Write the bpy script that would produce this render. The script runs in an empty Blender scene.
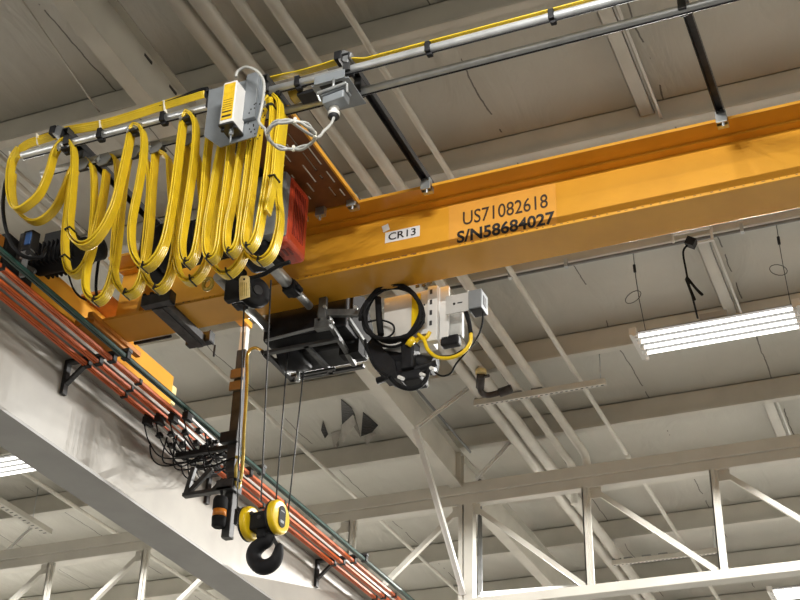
import bpy, bmesh, math, random
from mathutils import Vector, Matrix
random.seed(7)
scn = bpy.context.scene
C = scn.collection
# ------------------------------------------------------------------ camera, light, exposure
F_PX, YAW, PITCH, ROLL = 1374.0, -0.4093, 0.5513, 0.0285
EYE = Vector((0, 0, 1.6))
fw = Vector((math.sin(YAW)*math.cos(PITCH), math.cos(YAW)*math.cos(PITCH), math.sin(PITCH)))
rt = Vector((math.cos(YAW), -math.sin(YAW), 0)); up = rt.cross(fw)
RT = rt*math.cos(ROLL) + up*math.sin(ROLL); UP = -rt*math.sin(ROLL) + up*math.cos(ROLL)
cam = bpy.data.cameras.new('camera'); camo = bpy.data.objects.new('camera', cam); C.objects.link(camo)
M3 = Matrix((RT, UP, -fw)).transposed()
camo.matrix_world = Matrix.Translation(EYE) @ M3.to_4x4()
cam.sensor_width = 36; cam.lens = 36*F_PX/800; cam.clip_end = 200
scn.camera = camo
w = bpy.data.worlds.new('world'); scn.world = w; w.use_nodes = True
w.node_tree.nodes['Background'].inputs[0].default_value = (0.9, 0.95, 1, 1)
w.node_tree.nodes['Background'].inputs[1].default_value = 0.0
vs = scn.view_settings
vs.view_transform = 'Standard'; vs.look = 'None'; vs.gamma = 1; vs.use_curve_mapping = False
vs.exposure = 0.0
TUBE_POWER = 3.2
LAMP_WATTS = 95.0
ROW_LEVEL = {-2.7: 0.5, 3.1: 0.48, 8.85: 0.92, 14.62: 4.0, 20.4: 3.4}   # made-up row levels balancing near and far brightness; tubes are all alike
LIGHT_X = (-14.6, -7.98, -1.3, 5.35); LIGHT_Y = (-2.7, 3.1, 8.85, 14.62, 20.4)

def at(x, y, X=None, Y=None, Z=None):
    """the point of the world seen along pixel (x, y) of an 800x600 frame, on the plane X=, Y= or Z="""
    d = RT*((x-400)/F_PX) - UP*((y-300)/F_PX) + fw
    if X is not None: t = (X-EYE.x)/d.x
    elif Y is not None: t = (Y-EYE.y)/d.y
    else: t = (Z-EYE.z)/d.z
    return EYE + d*t

# ------------------------------------------------------------------ materials
def mat(name, col, rough=0.5, metal=0.0, var=0.08, scale=6.0, bump=0.0, bscale=60.0, spec=0.5, dirt=None, coat=0.0):
    m = bpy.data.materials.new(name); m.use_nodes = True
    nt = m.node_tree; b = nt.nodes['Principled BSDF']
    b.inputs['Roughness'].default_value = rough; b.inputs['Metallic'].default_value = metal
    b.inputs['Specular IOR Level'].default_value = spec
    if coat: b.inputs['Coat Weight'].default_value = coat; b.inputs['Coat Roughness'].default_value = 0.15
    tc = nt.nodes.new('ShaderNodeTexCoord')
    n = nt.nodes.new('ShaderNodeTexNoise'); n.inputs['Scale'].default_value = scale; n.inputs['Detail'].default_value = 6
    nt.links.new(tc.outputs['Object'], n.inputs['Vector'])
    r = nt.nodes.new('ShaderNodeValToRGB')
    lo = dirt if dirt else tuple(c*(1-2*var) for c in col)
    hi = tuple(min(1, c*(1+var)) for c in col)
    r.color_ramp.elements[0].position = 0.3; r.color_ramp.elements[0].color = (*lo, 1)
    r.color_ramp.elements[1].position = 0.62; r.color_ramp.elements[1].color = (*hi, 1)
    nt.links.new(n.outputs['Fac'], r.inputs['Fac']); nt.links.new(r.outputs['Color'], b.inputs['Base Color'])
    if bump:
        n2 = nt.nodes.new('ShaderNodeTexNoise'); n2.inputs['Scale'].default_value = bscale
        nt.links.new(tc.outputs['Object'], n2.inputs['Vector'])
        bp = nt.nodes.new('ShaderNodeBump'); bp.inputs['Strength'].default_value = bump; bp.inputs['Distance'].default_value = 0.01
        nt.links.new(n2.outputs['Fac'], bp.inputs['Height']); nt.links.new(bp.outputs['Normal'], b.inputs['Normal'])
    return m
def emit(name, col, s):
    m = bpy.data.materials.new(name); m.use_nodes = True
    b = m.node_tree.nodes['Principled BSDF']
    b.inputs['Base Color'].default_value = (*col, 1)
    b.inputs['Emission Color'].default_value = (*col, 1); b.inputs['Emission Strength'].default_value = s
    return m
M = {}
M['orange'] = mat('crane orange paint', (0.74, 0.36, 0.032), 0.30, 0, 0.04, 3, 0.05, 40, 0.5, dirt=(0.68, 0.32, 0.027))
M['orange_dull'] = mat('worn orange paint', (0.50, 0.19, 0.02), 0.5, 0, 0.1, 8)
M['brown_plate'] = mat('rust orange plate', (0.20, 0.075, 0.022), 0.5, 0, 0.15, 7)
M['cream'] = mat('cream painted steel', (0.57, 0.55, 0.50), 0.38, 0, 0.04, 3)
M['beam_grey'] = mat('warm grey painted steel', (0.56, 0.54, 0.485), 0.5, 0, 0.05, 3)
M['runway_grey'] = mat('pale grey glossy paint', (0.34, 0.32, 0.29), 0.36, 0, 0.06, 2.5, 0.02, 4)
M['flange_shade'] = mat('runway grey with underside shade', (0.30, 0.295, 0.285), 0.45, 0, 0.05, 3)  # same paint as the web, darkened to carry the underside shade
M['pipe_paint'] = mat('cream pipe paint', (0.58, 0.555, 0.50), 0.42, 0, 0.04, 5)
M['black'] = mat('black paint', (0.012, 0.012, 0.014), 0.5, 0, 0.2, 20, spec=0.3)
M['hoist_black'] = mat('hoist dark casing', (0.012, 0.012, 0.014), 0.62, 0.0, 0.25, 12, spec=0.2)
M['rubber'] = mat('black rubber', (0.010, 0.010, 0.011), 0.75, 0, 0.2, 20, spec=0.18)
M['dark_steel'] = mat('dark steel', (0.052, 0.052, 0.054), 0.45, 0.5, 0.2, 15)
M['grey_steel'] = mat('zinc grey steel', (0.20, 0.205, 0.21), 0.42, 0.4, 0.1, 10)
M['galv'] = mat('galvanised steel', (0.52, 0.54, 0.55), 0.32, 0.75, 0.1, 14)
M['chrome'] = mat('bright steel rod', (0.42, 0.42, 0.41), 0.38, 0.6, 0.1, 12)
M['plate_grey'] = mat('grey plate', (0.24, 0.26, 0.28), 0.42, 0.3, 0.06, 10)
M['clamp_steel'] = mat('weathered clamp steel', (0.13, 0.132, 0.13), 0.45, 0.5, 0.2, 16)
M['tan_plate'] = mat('dull tan plate', (0.27, 0.175, 0.08), 0.5, 0, 0.1, 12)
M['rail_steel'] = mat('galvanised rail', (0.50, 0.51, 0.52), 0.36, 0.45, 0.08, 14)
M['dark_red'] = mat('dark red slot', (0.20, 0.022, 0.012), 0.5, 0, 0.1, 9)
M['plate_light'] = mat('light satin plate', (0.56, 0.56, 0.55), 0.4, 0.2, 0.05, 10)
M['yellow'] = mat('yellow flat cable', (0.68, 0.47, 0.016), 0.30, 0, 0.06, 9)
M['yellow_paint'] = mat('yellow paint', (0.78, 0.53, 0.008), 0.3, 0, 0.05, 9)
M['label_yellow'] = mat('yellow label', (0.72, 0.46, 0.02), 0.4, 0, 0.08, 40)
M['white'] = mat('white enamel', (0.68, 0.67, 0.65), 0.35, 0, 0.03, 6)
M['offwhite'] = mat('white panel enamel', (0.66, 0.64, 0.60), 0.35, 0, 0.05, 6)
M['red'] = mat('red motor casing', (0.48, 0.055, 0.020), 0.38, 0, 0.1, 9)
M['bar_orange'] = mat('orange conductor cover', (0.70, 0.135, 0.030), 0.4, 0, 0.12, 7)
M['bar_green'] = mat('dark green conductor cover', (0.018, 0.058, 0.048), 0.32, 0, 0.12, 7)
M['copper'] = mat('dull conductor', (0.10, 0.05, 0.03), 0.5, 0.6, 0.2, 10)
M['tag'] = mat('tan card tag', (0.72, 0.58, 0.27), 0.6, 0, 0.08, 30)
M['blue_lens'] = mat('blue lens', (0.05, 0.12, 0.32), 0.2, 0, 0.1, 9)
M['amber'] = mat('amber lens', (0.52, 0.17, 0.02), 0.25, 0, 0.1, 20)
M['sticker'] = mat('white sticker', (0.82, 0.83, 0.85), 0.4, 0, 0.02, 20)
M['decal'] = mat('glossy clear decal backing', (0.82, 0.40, 0.07), 0.25, 0, 0.03, 8)
M['ink'] = mat('black ink', (0.015, 0.014, 0.013), 0.5, 0, 0.1, 20)
M['ink_thin'] = mat('worn black ink', (0.055, 0.03, 0.013), 0.5, 0, 0.2, 20)
M['tie_white'] = mat('white cable tie', (0.75, 0.72, 0.62), 0.5, 0, 0.05, 20)
M['grey_cable'] = mat('grey cable jacket', (0.40, 0.40, 0.38), 0.45, 0, 0.08, 20)
M['brass'] = mat('yellow jacketed cable', (0.42, 0.30, 0.05), 0.25, 0.2, 0.15, 15)
M['void'] = mat('dark roof void', (0.012, 0.012, 0.013), 0.8, 0, 0.2, 9)
M['facing'] = mat('torn facing sheet', (0.30, 0.28, 0.25), 0.6, 0, 0.1, 9)
M['vinyl_dark'] = mat('black torn sheet', (0.02, 0.02, 0.022), 0.35, 0, 0.3, 25, 0.6, 30)
M['iron'] = mat('dark cast iron fitting', (0.045, 0.038, 0.036), 0.55, 0.2, 0.2, 14)
M['tube'] = emit('lit fluorescent tube', (1.0, 0.98, 0.93), TUBE_POWER)
M['reflector'] = mat('greyed reflector channel', (0.30, 0.30, 0.30), 0.5, 0, 0.02, 6)  # white reflector greyed in colour to hold back tube glare in the gaps
def ceiling_material():
    m = bpy.data.materials.new('white faced roof insulation'); m.use_nodes = True
    nt = m.node_tree; L = nt.links; b = nt.nodes['Principled BSDF']
    b.inputs['Roughness'].default_value = 0.45
    tc = nt.nodes.new('ShaderNodeTexCoord'); sp = nt.nodes.new('ShaderNodeSeparateXYZ')
    L.new(tc.outputs['Object'], sp.inputs[0])
    def math_(op, a, b_=None, c=None):
        n = nt.nodes.new('ShaderNodeMath'); n.operation = op
        for i, v in enumerate((a, b_, c)):
            if v is None: continue
            if isinstance(v, (int, float)): n.inputs[i].default_value = v
            else: L.new(v, n.inputs[i])
        return n.outputs[0]
    nz = nt.nodes.new('ShaderNodeTexNoise'); nz.inputs['Scale'].default_value = 2.2; nz.inputs['Detail'].default_value = 5
    L.new(tc.outputs['Object'], nz.inputs['Vector'])
    wob = math_('MULTIPLY', math_('SUBTRACT', nz.outputs['Fac'], 0.5), 0.10)
    x = math_('ADD', math_('ADD', sp.outputs['X'], wob), 1.66+57.0)
    fr = math_('FRACT', math_('DIVIDE', x, 1.14))
    dist = math_('MULTIPLY', math_('MINIMUM', fr, math_('SUBTRACT', 1.0, fr)), 1.14)
    seam = math_('MULTIPLY', math_('LESS_THAN', dist, 0.0055), math_('GREATER_THAN', nz.outputs['Fac'], 0.46))
    nz2 = nt.nodes.new('ShaderNodeTexNoise'); nz2.inputs['Scale'].default_value = 1.3; nz2.inputs['Detail'].default_value = 8
    L.new(tc.outputs['Object'], nz2.inputs['Vector'])
    ramp = nt.nodes.new('ShaderNodeValToRGB')
    ramp.color_ramp.elements[0].position = 0.3; ramp.color_ramp.elements[0].color = (0.50, 0.485, 0.435, 1)
    ramp.color_ramp.elements[1].position = 0.7; ramp.color_ramp.elements[1].color = (0.575, 0.56, 0.51, 1)
    L.new(nz2.outputs['Fac'], ramp.inputs['Fac'])
    mx = nt.nodes.new('ShaderNodeMixRGB'); mx.inputs['Color2'].default_value = (0.16, 0.15, 0.135, 1)
    L.new(seam, mx.inputs['Fac']); L.new(ramp.outputs['Color'], mx.inputs['Color1']); L.new(mx.outputs['Color'], b.inputs['Base Color'])
    # sagging and wrinkles of the facing
    wr = nt.nodes.new('ShaderNodeTexNoise'); wr.inputs['Scale'].default_value = 1.6; wr.inputs['Detail'].default_value = 4; wr.inputs['Distortion'].default_value = 1.0
    mp = nt.nodes.new('ShaderNodeMapping'); mp.inputs['Scale'].default_value = (2.2, 0.7, 1)
    L.new(tc.outputs['Object'], mp.inputs['Vector']); L.new(mp.outputs['Vector'], wr.inputs['Vector'])
    h = math_('ADD', math_('MULTIPLY', math_('MINIMUM', dist, 0.25), 1.2), wr.outputs['Fac'])
    bp = nt.nodes.new('ShaderNodeBump'); bp.inputs['Strength'].default_value = 0.45; bp.inputs['Distance'].default_value = 0.06
    L.new(h, bp.inputs['Height']); L.new(bp.outputs['Normal'], b.inputs['Normal'])
    return m
M['ceiling'] = ceiling_material()
M['floor'] = mat('sealed concrete floor', (0.088, 0.084, 0.077), 0.4, 0, 0.06, 0.8)
M['wall'] = mat('white wall panel', (0.60, 0.58, 0.53), 0.6, 0, 0.04, 1.0)

# ------------------------------------------------------------------ mesh helpers
def perp(d):
    d = d.normalized(); a = Vector((0, 0, 1)) if abs(d.z) < 0.9 else Vector((1, 0, 0))
    u = d.cross(a).normalized(); return u, d.cross(u).normalized()
def V(*a): return Vector(a if len(a) > 1 else a[0])
class MB:
    def __init__(s): s.v = []; s.f = []; s.sm = []
    def add(s, vs, fs, smooth=False):
        o = len(s.v); s.v += [Vector(x) for x in vs]
        for f in fs: s.f.append([i+o for i in f]); s.sm.append(smooth)
        return s
    def bx(s, x0, x1, y0, y1, z0, z1):
        x0, x1 = sorted((x0, x1)); y0, y1 = sorted((y0, y1)); z0, z1 = sorted((z0, z1))
        return s.add([(x0,y0,z0),(x1,y0,z0),(x1,y1,z0),(x0,y1,z0),(x0,y0,z1),(x1,y0,z1),(x1,y1,z1),(x0,y1,z1)],
                     [(3,2,1,0),(4,5,6,7),(0,1,5,4),(1,2,6,5),(2,3,7,6),(3,0,4,7)])
    def ob(s, c, ax, ay, az):
        c = Vector(c); ax, ay, az = Vector(ax), Vector(ay), Vector(az); P = []
        for k in (-1, 1):
            for (i, j) in ((-1,-1),(1,-1),(1,1),(-1,1)): P.append(c+ax*i+ay*j+az*k)
        return s.add(P, [(3,2,1,0),(4,5,6,7),(0,1,5,4),(1,2,6,5),(2,3,7,6),(3,0,4,7)])
    def bar(s, p, q, wd, ht, upv=(0,0,1)):
        p, q = Vector(p), Vector(q); d = (q-p)
        u = d.normalized().cross(Vector(upv))
        if u.length < 1e-4: u = d.normalized().cross(Vector((1,0,0)))
        u.normalize(); v = u.cross(d.normalized())
        return s.ob((p+q)/2, d/2, u*wd/2, v*ht/2)
    def lathe(s, p, d, prof, n=20, smooth=True):
        p, d = Vector(p), Vector(d).normalized(); u, v = perp(d); P = []; Fc = []
        for (t, r) in prof:
            for k in range(n):
                a = 2*math.pi*k/n; P.append(p+d*t+(u*math.cos(a)+v*math.sin(a))*max(r, 1e-5))
        for i in range(len(prof)-1):
            for k in range(n):
                a, b = i*n+k, i*n+(k+1) % n; Fc.append((a, b, b+n, a+n))
        s.add(P, Fc, smooth)
        o = len(s.v)-len(P)
        s.f.append([o+k for k in range(n)][::-1]); s.sm.append(False)
        s.f.append([o+(len(prof)-1)*n+k for k in range(n)]); s.sm.append(False)
        return s
    def cyl(s, p, q, r, r2=None, n=16):
        p, q = Vector(p), Vector(q)
        return s.lathe(p, q-p, [(0, r), ((q-p).length, r if r2 is None else r2)], n)
    def tube(s, pts, r, n=10, closed=False):
        pts = [Vector(p) for p in pts]; N = len(pts); P = []; Fc = []
        u = None
        for i in range(N):
            if closed: d = pts[(i+1) % N]-pts[i-1]
            else: d = pts[min(i+1, N-1)]-pts[max(i-1, 0)]
            d.normalize()
            if u is None: u, _ = perp(d)
            u = (u-d*u.dot(d)).normalized(); v = d.cross(u)
            rr = r[i] if isinstance(r, (list, tuple)) else r
            for k in range(n):
                a = 2*math.pi*k/n; P.append(pts[i]+(u*math.cos(a)+v*math.sin(a))*rr)
        for i in range(N if closed else N-1):
            j = (i+1) % N
            for k in range(n): Fc.append((i*n+k, i*n+(k+1) % n, j*n+(k+1) % n, j*n+k))
        s.add(P, Fc, True)
        if not closed:
            o = len(s.v)-len(P)
            s.f.append([o+k for k in range(n)][::-1]); s.sm.append(False)
            s.f.append([o+(N-1)*n+k for k in range(n)]); s.sm.append(False)
        return s
    def prism(s, poly, ext):
        poly = [Vector(p) for p in poly]; ext = Vector(ext); n = len(poly)
        nrm = Vector((0, 0, 0))
        for i in range(n): nrm += poly[i].cross(poly[(i+1) % n])
        if nrm.dot(ext) < 0: poly = poly[::-1]
        P = poly+[p+ext for p in poly]
        Fc = [list(range(n))[::-1], list(range(n, 2*n))]+[(i, (i+1) % n, (i+1) % n+n, i+n) for i in range(n)]
        return s.add(P, Fc)
    def ribbon(s, pts, prof, wdir):
        """sweep a closed profile [(along wdir, along normal)] down a path"""
        pts = [Vector(p) for p in pts]; N = len(pts); n = len(prof); P = []; Fc = []
        wdir = Vector(wdir).normalized()
        for i in range(N):
            d = (pts[min(i+1, N-1)]-pts[max(i-1, 0)]).normalized()
            wv = (wdir-d*wdir.dot(d)).normalized(); nv = wv.cross(d)
            for (a, b) in prof: P.append(pts[i]+wv*a+nv*b)
        for i in range(N-1):
            for k in range(n): Fc.append((i*n+k, i*n+(k+1) % n, (i+1)*n+(k+1) % n, (i+1)*n+k))
        s.add(P, Fc, True)
        o = len(s.v)-len(P)
        s.f.append([o+k for k in range(n)][::-1]); s.sm.append(False)
        s.f.append([o+(N-1)*n+k for k in range(n)]); s.sm.append(False)
        return s
    def build(s, name, m, parent=None, bevel=0.0, origin=None):
        if parent is not None: org = wloc(parent)
        elif origin is not None: org = Vector(origin)
        else:
            xs = [p.x for p in s.v]; ys = [p.y for p in s.v]; zs = [p.z for p in s.v]
            org = Vector(((min(xs)+max(xs))/2, (min(ys)+max(ys))/2, min(zs)))
        me = bpy.data.meshes.new(name)
        me.from_pydata([tuple(p-org) for p in s.v], [], s.f)
        me.polygons.foreach_set('use_smooth', s.sm)
        me.materials.append(m if not isinstance(m, str) else M[m])
        bm = bmesh.new(); bm.from_mesh(me); bmesh.ops.recalc_face_normals(bm, faces=bm.faces); bm.to_mesh(me); bm.free()
        o = bpy.data.objects.new(name, me); C.objects.link(o)
        if parent is not None: o.parent = parent
        else: o.location = org
        if bevel:
            b = o.modifiers.new('bevel', 'BEVEL'); b.width = bevel; b.segments = 2; b.limit_method = 'ANGLE'; b.angle_limit = 0.7
        return o
def wloc(o):
    l = Vector(o.location)
    while o.parent is not None: o = o.parent; l += Vector(o.location)
    return l
def tag(o, label, cat=None, group=None, kind=None):
    o['label'] = label
    if cat: o['category'] = cat
    if group: o['group'] = group
    if kind: o['kind'] = kind
    return o
def thing(name, loc, label, cat, group=None):
    o = bpy.data.objects.new(name, None); C.objects.link(o); o.location = loc; o.empty_display_size = 0.1
    return tag(o, label, cat, group)
def struct(name, mb, m, label=None, cat=None):
    o = mb.build(name, m); o['kind'] = 'structure'; o['label'] = label; o['category'] = cat; return o
def copy_thing(root, delta, label, group=None):
    c = root.copy(); C.objects.link(c); c.location = Vector(root.location)+Vector(delta); c['label'] = label
    if group: c['group'] = group
    for ch in root.children:
        d = ch.copy(); C.objects.link(d); d.parent = c
        for g in ch.children:
            e = g.copy(); C.objects.link(e); e.parent = d
    return c
def smooth_path(pts, sub=5, closed=False):
    pts = [Vector(p) for p in pts]; out = []; N = len(pts)
    for i in range(N if closed else N-1):
        if closed: p0, p1, p2, p3 = pts[i-1], pts[i], pts[(i+1) % N], pts[(i+2) % N]
        else: p0, p1, p2, p3 = pts[max(i-1, 0)], pts[i], pts[i+1], pts[min(i+2, N-1)]
        for k in range(sub):
            t = k/sub
            out.append(0.5*((2*p1)+(p2-p0)*t+(2*p0-5*p1+4*p2-p3)*t*t+(3*p1-p0-3*p2+p3)*t**3))
    if not closed: out.append(pts[-1])
    return out
def text_mesh(name, body, mtl, parent, origin, width, height, xdir, zdir, bold=0.0, depth=0.002):
    cu = bpy.data.curves.new(name+'_curve', 'FONT'); cu.body = body; cu.size = 1.0; cu.offset = bold; cu.resolution_u = 4
    cu.fill_mode = 'BOTH'
    o = bpy.data.objects.new(name+'_tmp', cu); C.objects.link(o)
    bpy.context.view_layer.update()
    dg = bpy.context.evaluated_depsgraph_get()
    me = bpy.data.meshes.new_from_object(o.evaluated_get(dg))
    C.objects.unlink(o); bpy.data.objects.remove(o); bpy.data.curves.remove(cu)
    xs = [v.co.x for v in me.vertices]; ys = [v.co.y for v in me.vertices]
    x0, x1, y0, y1 = min(xs), max(xs), min(ys), max(ys)
    origin, xdir, zdir = Vector(origin), Vector(xdir).normalized(), Vector(zdir).normalized()
    nrm = xdir.cross(zdir); org = wloc(parent)
    for v in me.vertices:
        v.co = origin+xdir*((v.co.x-x0)/(x1-x0)*width)+zdir*((v.co.y-y0)/(y1-y0)*height)-org+nrm*depth
    me.name = name; me.materials.clear(); me.materials.append(M[mtl])
    t = bpy.data.objects.new(name, me); C.objects.link(t); t.parent = parent
    return t

# ================================================================== the building
ZC = 7.62
struct('ceiling', MB().bx(-16, 10, -8, 26, ZC, ZC+0.08), 'ceiling', 'white faced insulation ceiling between purlins', 'ceiling')
struct('floor', MB().bx(-16, 10, -8, 26, -0.1, 0), 'floor', 'concrete floor below the crane', 'floor')
struct('wall_left', MB().bx(-16.1, -16, -8, 26, 0, ZC), 'wall', 'far left panel wall', 'wall')
struct('wall_right', MB().bx(10, 10.1, -8, 26, 0, ZC), 'wall', 'right panel wall', 'wall')
struct('wall_back', MB().bx(-16, 10, 26, 26.1, 0, ZC), 'wall', 'far end panel wall', 'wall')
struct('wall_front', MB().bx(-16, 10, -8.1, -8, 0, ZC), 'wall', 'panel wall behind the viewer', 'wall')

# purlins across the roof (X direction), Z section
PY = (4.4, 5.82, 7.22, 8.6, 10.0, 11.4, 12.8, 14.15, 15.55, 16.95, 18.35, 19.75)
PL = {4.4: 'cream roof purlin closest overhead', 5.82: 'cream roof purlin crossing above the yellow cable festoon', 7.22: 'cream roof purlin just above the orange girder top edge',
      8.6: 'cream roof purlin carrying the conduit behind the girder', 10.0: 'cream roof purlin passing behind the lit hanging fixture at right',
      12.8: 'cream purlin right behind the roof truss top chord', 11.4: 'cream roof purlin sitting above the roof truss top chord', 14.15: 'first cream purlin beyond the roof truss', 15.55: 'second cream purlin beyond the roof truss',
      16.95: 'third cream purlin beyond the roof truss', 18.35: 'fourth cream purlin beyond the roof truss', 19.75: 'farthest cream purlin beyond the roof truss'}
for y in PY:
    b = MB().bx(-15.9, 9.9, y, y+0.006, 7.37, ZC-0.004)
    b.bx(-15.9, 9.9, y-0.065, y+0.003, 7.37, 7.376).bx(-15.9, 9.9, y-0.068, y-0.062, 7.37, 7.393)
    b.bx(-15.9, 9.9, y, y+0.07, ZC-0.01, ZC-0.004)
    tag(b.build('roof_purlin', 'beam_grey'), PL[y], 'purlin', 'roof purlins')
# rafter frame running away (Y direction)
def rafter(name, x0, y0, x1, y1, label, holes=()):
    xc = lambda y: x0+(x1-x0)*(y-y0)/(y1-y0)
    r = thing(name, ((x0+x1)/2, (y0+y1)/2, 7.0), label, 'roof beam')
    for nm, h0, h1, z0, z1 in (('web', -0.005, 0.005, 7.012, 7.36), ('bottom_flange', -0.058, 0.058, 7.0, 7.013), ('top_flange', -0.058, 0.058, 7.355, 7.367)):
        MB().prism([(x0+h0, y0, z0), (x0+h1, y0, z0), (x1+h1, y1, z0), (x1+h0, y1, z0)], (0, 0, z1-z0)).build(nm, 'beam_grey', r)
    for y in (y0+0.05, y1-0.02): MB().bx(xc(y)-0.055, xc(y)+0.055, y-0.006, y+0.006, 7.013, 7.355).build('end_plate', 'beam_grey', r)
    for q in holes:
        c = at(*q, X=xc(5.2)+0.006)
        MB().bx(xc(c.y+0.045)+0.0035, xc(c.y)+0.0075, c.y, c.y+0.09, c.z-0.010, c.z+0.010).build('slotted_hole', 'dark_steel', r)
    return r
SK = -0.27/7.0
rafter('roof_rafter', -4.035-SK*12.3, -7.9, -4.31, 11.42, 'deep cream I-beam rafter running from top left down to the truss post', ((145, 54), (171.5, 85)))
rafter('roof_rafter', -4.31, 11.44, -4.20, 25.9, 'cream rafter continuing beyond the roof truss post')
rafter('roof_rafter', -10.4, -7.9, -10.4, 11.42, 'cream rafter at the far left beside the cable tray')
# light strips (C channel struts) along Y between the purlins
for x, y0, y1, lab in ((-1.36, 5.83, 7.2, 'cream channel strut between purlins above the festoon rails at right'),
                       (-1.34, 8.62, 9.98, 'cream channel strut behind the lit hanging fixture'),
                       (-1.33, 11.42, 12.6, 'cream channel strut ahead of the truss at far right')):
    t = thing('channel_strut', (x, (y0+y1)/2, 7.5), lab, 'strut', 'channel struts between purlins')
    MB().bx(x-0.05, x+0.05, y0, y1, 7.50, 7.512).build('channel_face', 'cream', t)
    MB().bx(x+0.085, x+0.10, y0, y1, 7.44, 7.45).bx(x+0.045, x+0.05, y0, y1, 7.5, 7.56).bx(x-0.05, x-0.045, y0, y1, 7.5, 7.56).build('edge_lip', 'white', t)

# truss running across (X direction)
TY = 11.5
tr = thing('roof_truss', (-4.25, TY, 5.8), 'long cream steel truss with posts and diagonals crossing the lower picture', 'truss')
MB().bx(-15.9, 9.9, TY-0.05, TY+0.05, 6.825, 6.925).bx(-15.9, 9.9, TY-0.075, TY+0.075, 6.925, 7.04).build('top_chord', 'cream', tr, 0.006)
MB().bx(-15.9, 9.9, TY-0.07, TY+0.07, 5.795, 5.885).build('bottom_chord', 'cream', tr, 0.008)
PX = at(467, 540, Y=TY).x
posts = [PX+1.182*k for k in range(-9, 12)]
for i, x in enumerate(posts):
    main = abs(x-PX) < 0.01
    wd = 0.035 if not main else 0.05
    b = MB()
    if main: b.bx(x-0.015, x+0.075, TY-0.05, TY+0.05, 5.6, 6.83).bx(x-0.07, x-0.03, TY-0.05, TY+0.05, 5.6, 6.83)
    else: b.bx(x-wd, x+wd*0.3, TY-0.05, TY-0.035, 5.885, 6.83).bx(x-wd, x-wd+0.012, TY-0.05, TY+0.03, 5.885, 6.83).bx(x+wd*0.25, x+wd*1.1, TY-0.038, TY-0.02, 5.885, 6.83)
    b.build('post', 'cream', tr)
for x in posts:
    dirs = (1,) if x > PX+0.1 else ((-1,) if x < PX-0.1 else (1, -1))
    for d in dirs:
        p, q = V(x+d*0.08, TY, 6.80), V(x+d*(1.182-0.06), TY, 5.90)
        MB().bar(p, q, 0.045, 0.045, (0, 1, 0)).bar(p+V(0, 0.027, 0.018), q+V(0, 0.027, 0.018), 0.018, 0.07, (0, 1, 0)).build('diagonal', 'cream', tr)
        MB().bx(x-d*0.04, x+d*0.14, TY-0.02, TY-0.01, 6.72, 6.83).build('gusset_plate', 'cream', tr)

# flange braces
def brace(p, q, lab, r=0.02):
    p, q = V(p), V(q); t = thing('flange_brace', (p+q)/2, lab, 'brace', 'angle braces')
    MB().bar(p, q, 2*r, 0.008).bar(p+V(r, 0, 0.012), q+V(r, 0, 0.012), 0.008, 2*r).build('angle_bar', 'white', t)
    d = (q-p).normalized()
    MB().bar(p-d*0.03, p+d*0.06, 0.055, 0.014).build('bolted_end', 'white', t); MB().bar(q-d*0.06, q+d*0.03, 0.055, 0.014).build('bolted_end', 'white', t)
brace(at(416, 432, Z=6.985), (PX-0.02, TY-0.08, 5.95), 'long cream brace pole from the rafter down to the truss post', 0.024)
brace((-4.20, at(426, 426, Z=7.02).y, 7.02), at(470, 387, Z=7.36), 'cream angle brace rising right from the rafter to a purlin', 0.022)
brace(at(478, 477, Z=7.05), at(508, 444, Z=7.36), 'short cream angle brace at the rafter just above the truss', 0.02)
brace(at(-5, 562, Z=7.02), at(34, 525, Z=7.36), 'cream angle brace at the far left rafter', 0.02)
brace((PX+0.08, TY+0.08, 5.95), (PX+0.42, 13.8, 6.75), 'cream brace pole rising behind the truss post', 0.024)

# four fat pipes + conduit along the roof
def pipe(x, y0, y1, z, r, lab, cat='pipe', grp='painted pipes running away under the roof', m='pipe_paint', elbow=None, coup=()):
    t = thing('ceiling_pipe' if cat == 'pipe' else 'conduit', (x, (y0+y1)/2, z-r), lab, cat, grp)
    pts = [V(x, y0, z), V(x, y1, z)]
    if elbow:
        pts = [V(x, y0, z), V(x, y1-0.12, z), V(x, y1-0.05, z-0.012), V(x, y1-0.01, z-0.05), V(x, y1, z-0.12), V(x, y1, z-0.4)]
    MB().tube(pts, r, 18).build('pipe_run', m, t)
    for y in coup: MB().cyl((x, y-0.05, z), (x, y+0.05, z), r*1.16, n=18).build('coupling', m, t)
    return t
pipe(-3.60, -7.9, 25.9, 7.25, 0.052, 'leftmost of the four fat cream ceiling pipes')
pipe(-3.47, -7.9, 25.9, 7.25, 0.052, 'second from left of the four fat cream ceiling pipes')
pipe(-3.265, -7.9, 11.85, 7.25, 0.036, 'third of the four ceiling pipes, slimmer, elbowing down at the truss', elbow=True)
pipe(-3.08, -7.9, 11.68, 7.25, 0.040, 'rightmost of the four ceiling pipes, elbowing down at the truss', elbow=True)
pipe(-2.71, -7.9, 25.9, 7.25, 0.021, 'slim cream pipe right of the four fat pipes', coup=(8.02, 11.8))
for (p, q, r, lab) in ((at(18, -6, Z=7.42), at(106, 122, Z=7.40), 0.006, 'thin roof bracing rod left of the rafter at the top left corner'), (at(-6, 150, Z=7.42), at(84, 232, Z=7.40), 0.013, 'pale roof bracing rod passing behind the leftmost yellow cable loop')):
    tag(MB().cyl(p, q, r, n=8).build('bracing_rod', 'pipe_paint'), lab, 'rod', 'roof bracing rods')
pipe(at(80, 510, Z=7.3).x, -7.9, 25.9, 7.3, 0.022, 'thin pale conduit at lower left behind the runway beam', 'conduit', 'thin conduits', 'pipe_paint')
pipe(at(310, 455, Z=7.3).x, -7.9, 25.9, 7.3, 0.020, 'thin pale conduit passing behind the hook ropes', 'conduit', 'thin conduits', 'pipe_paint')
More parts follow.
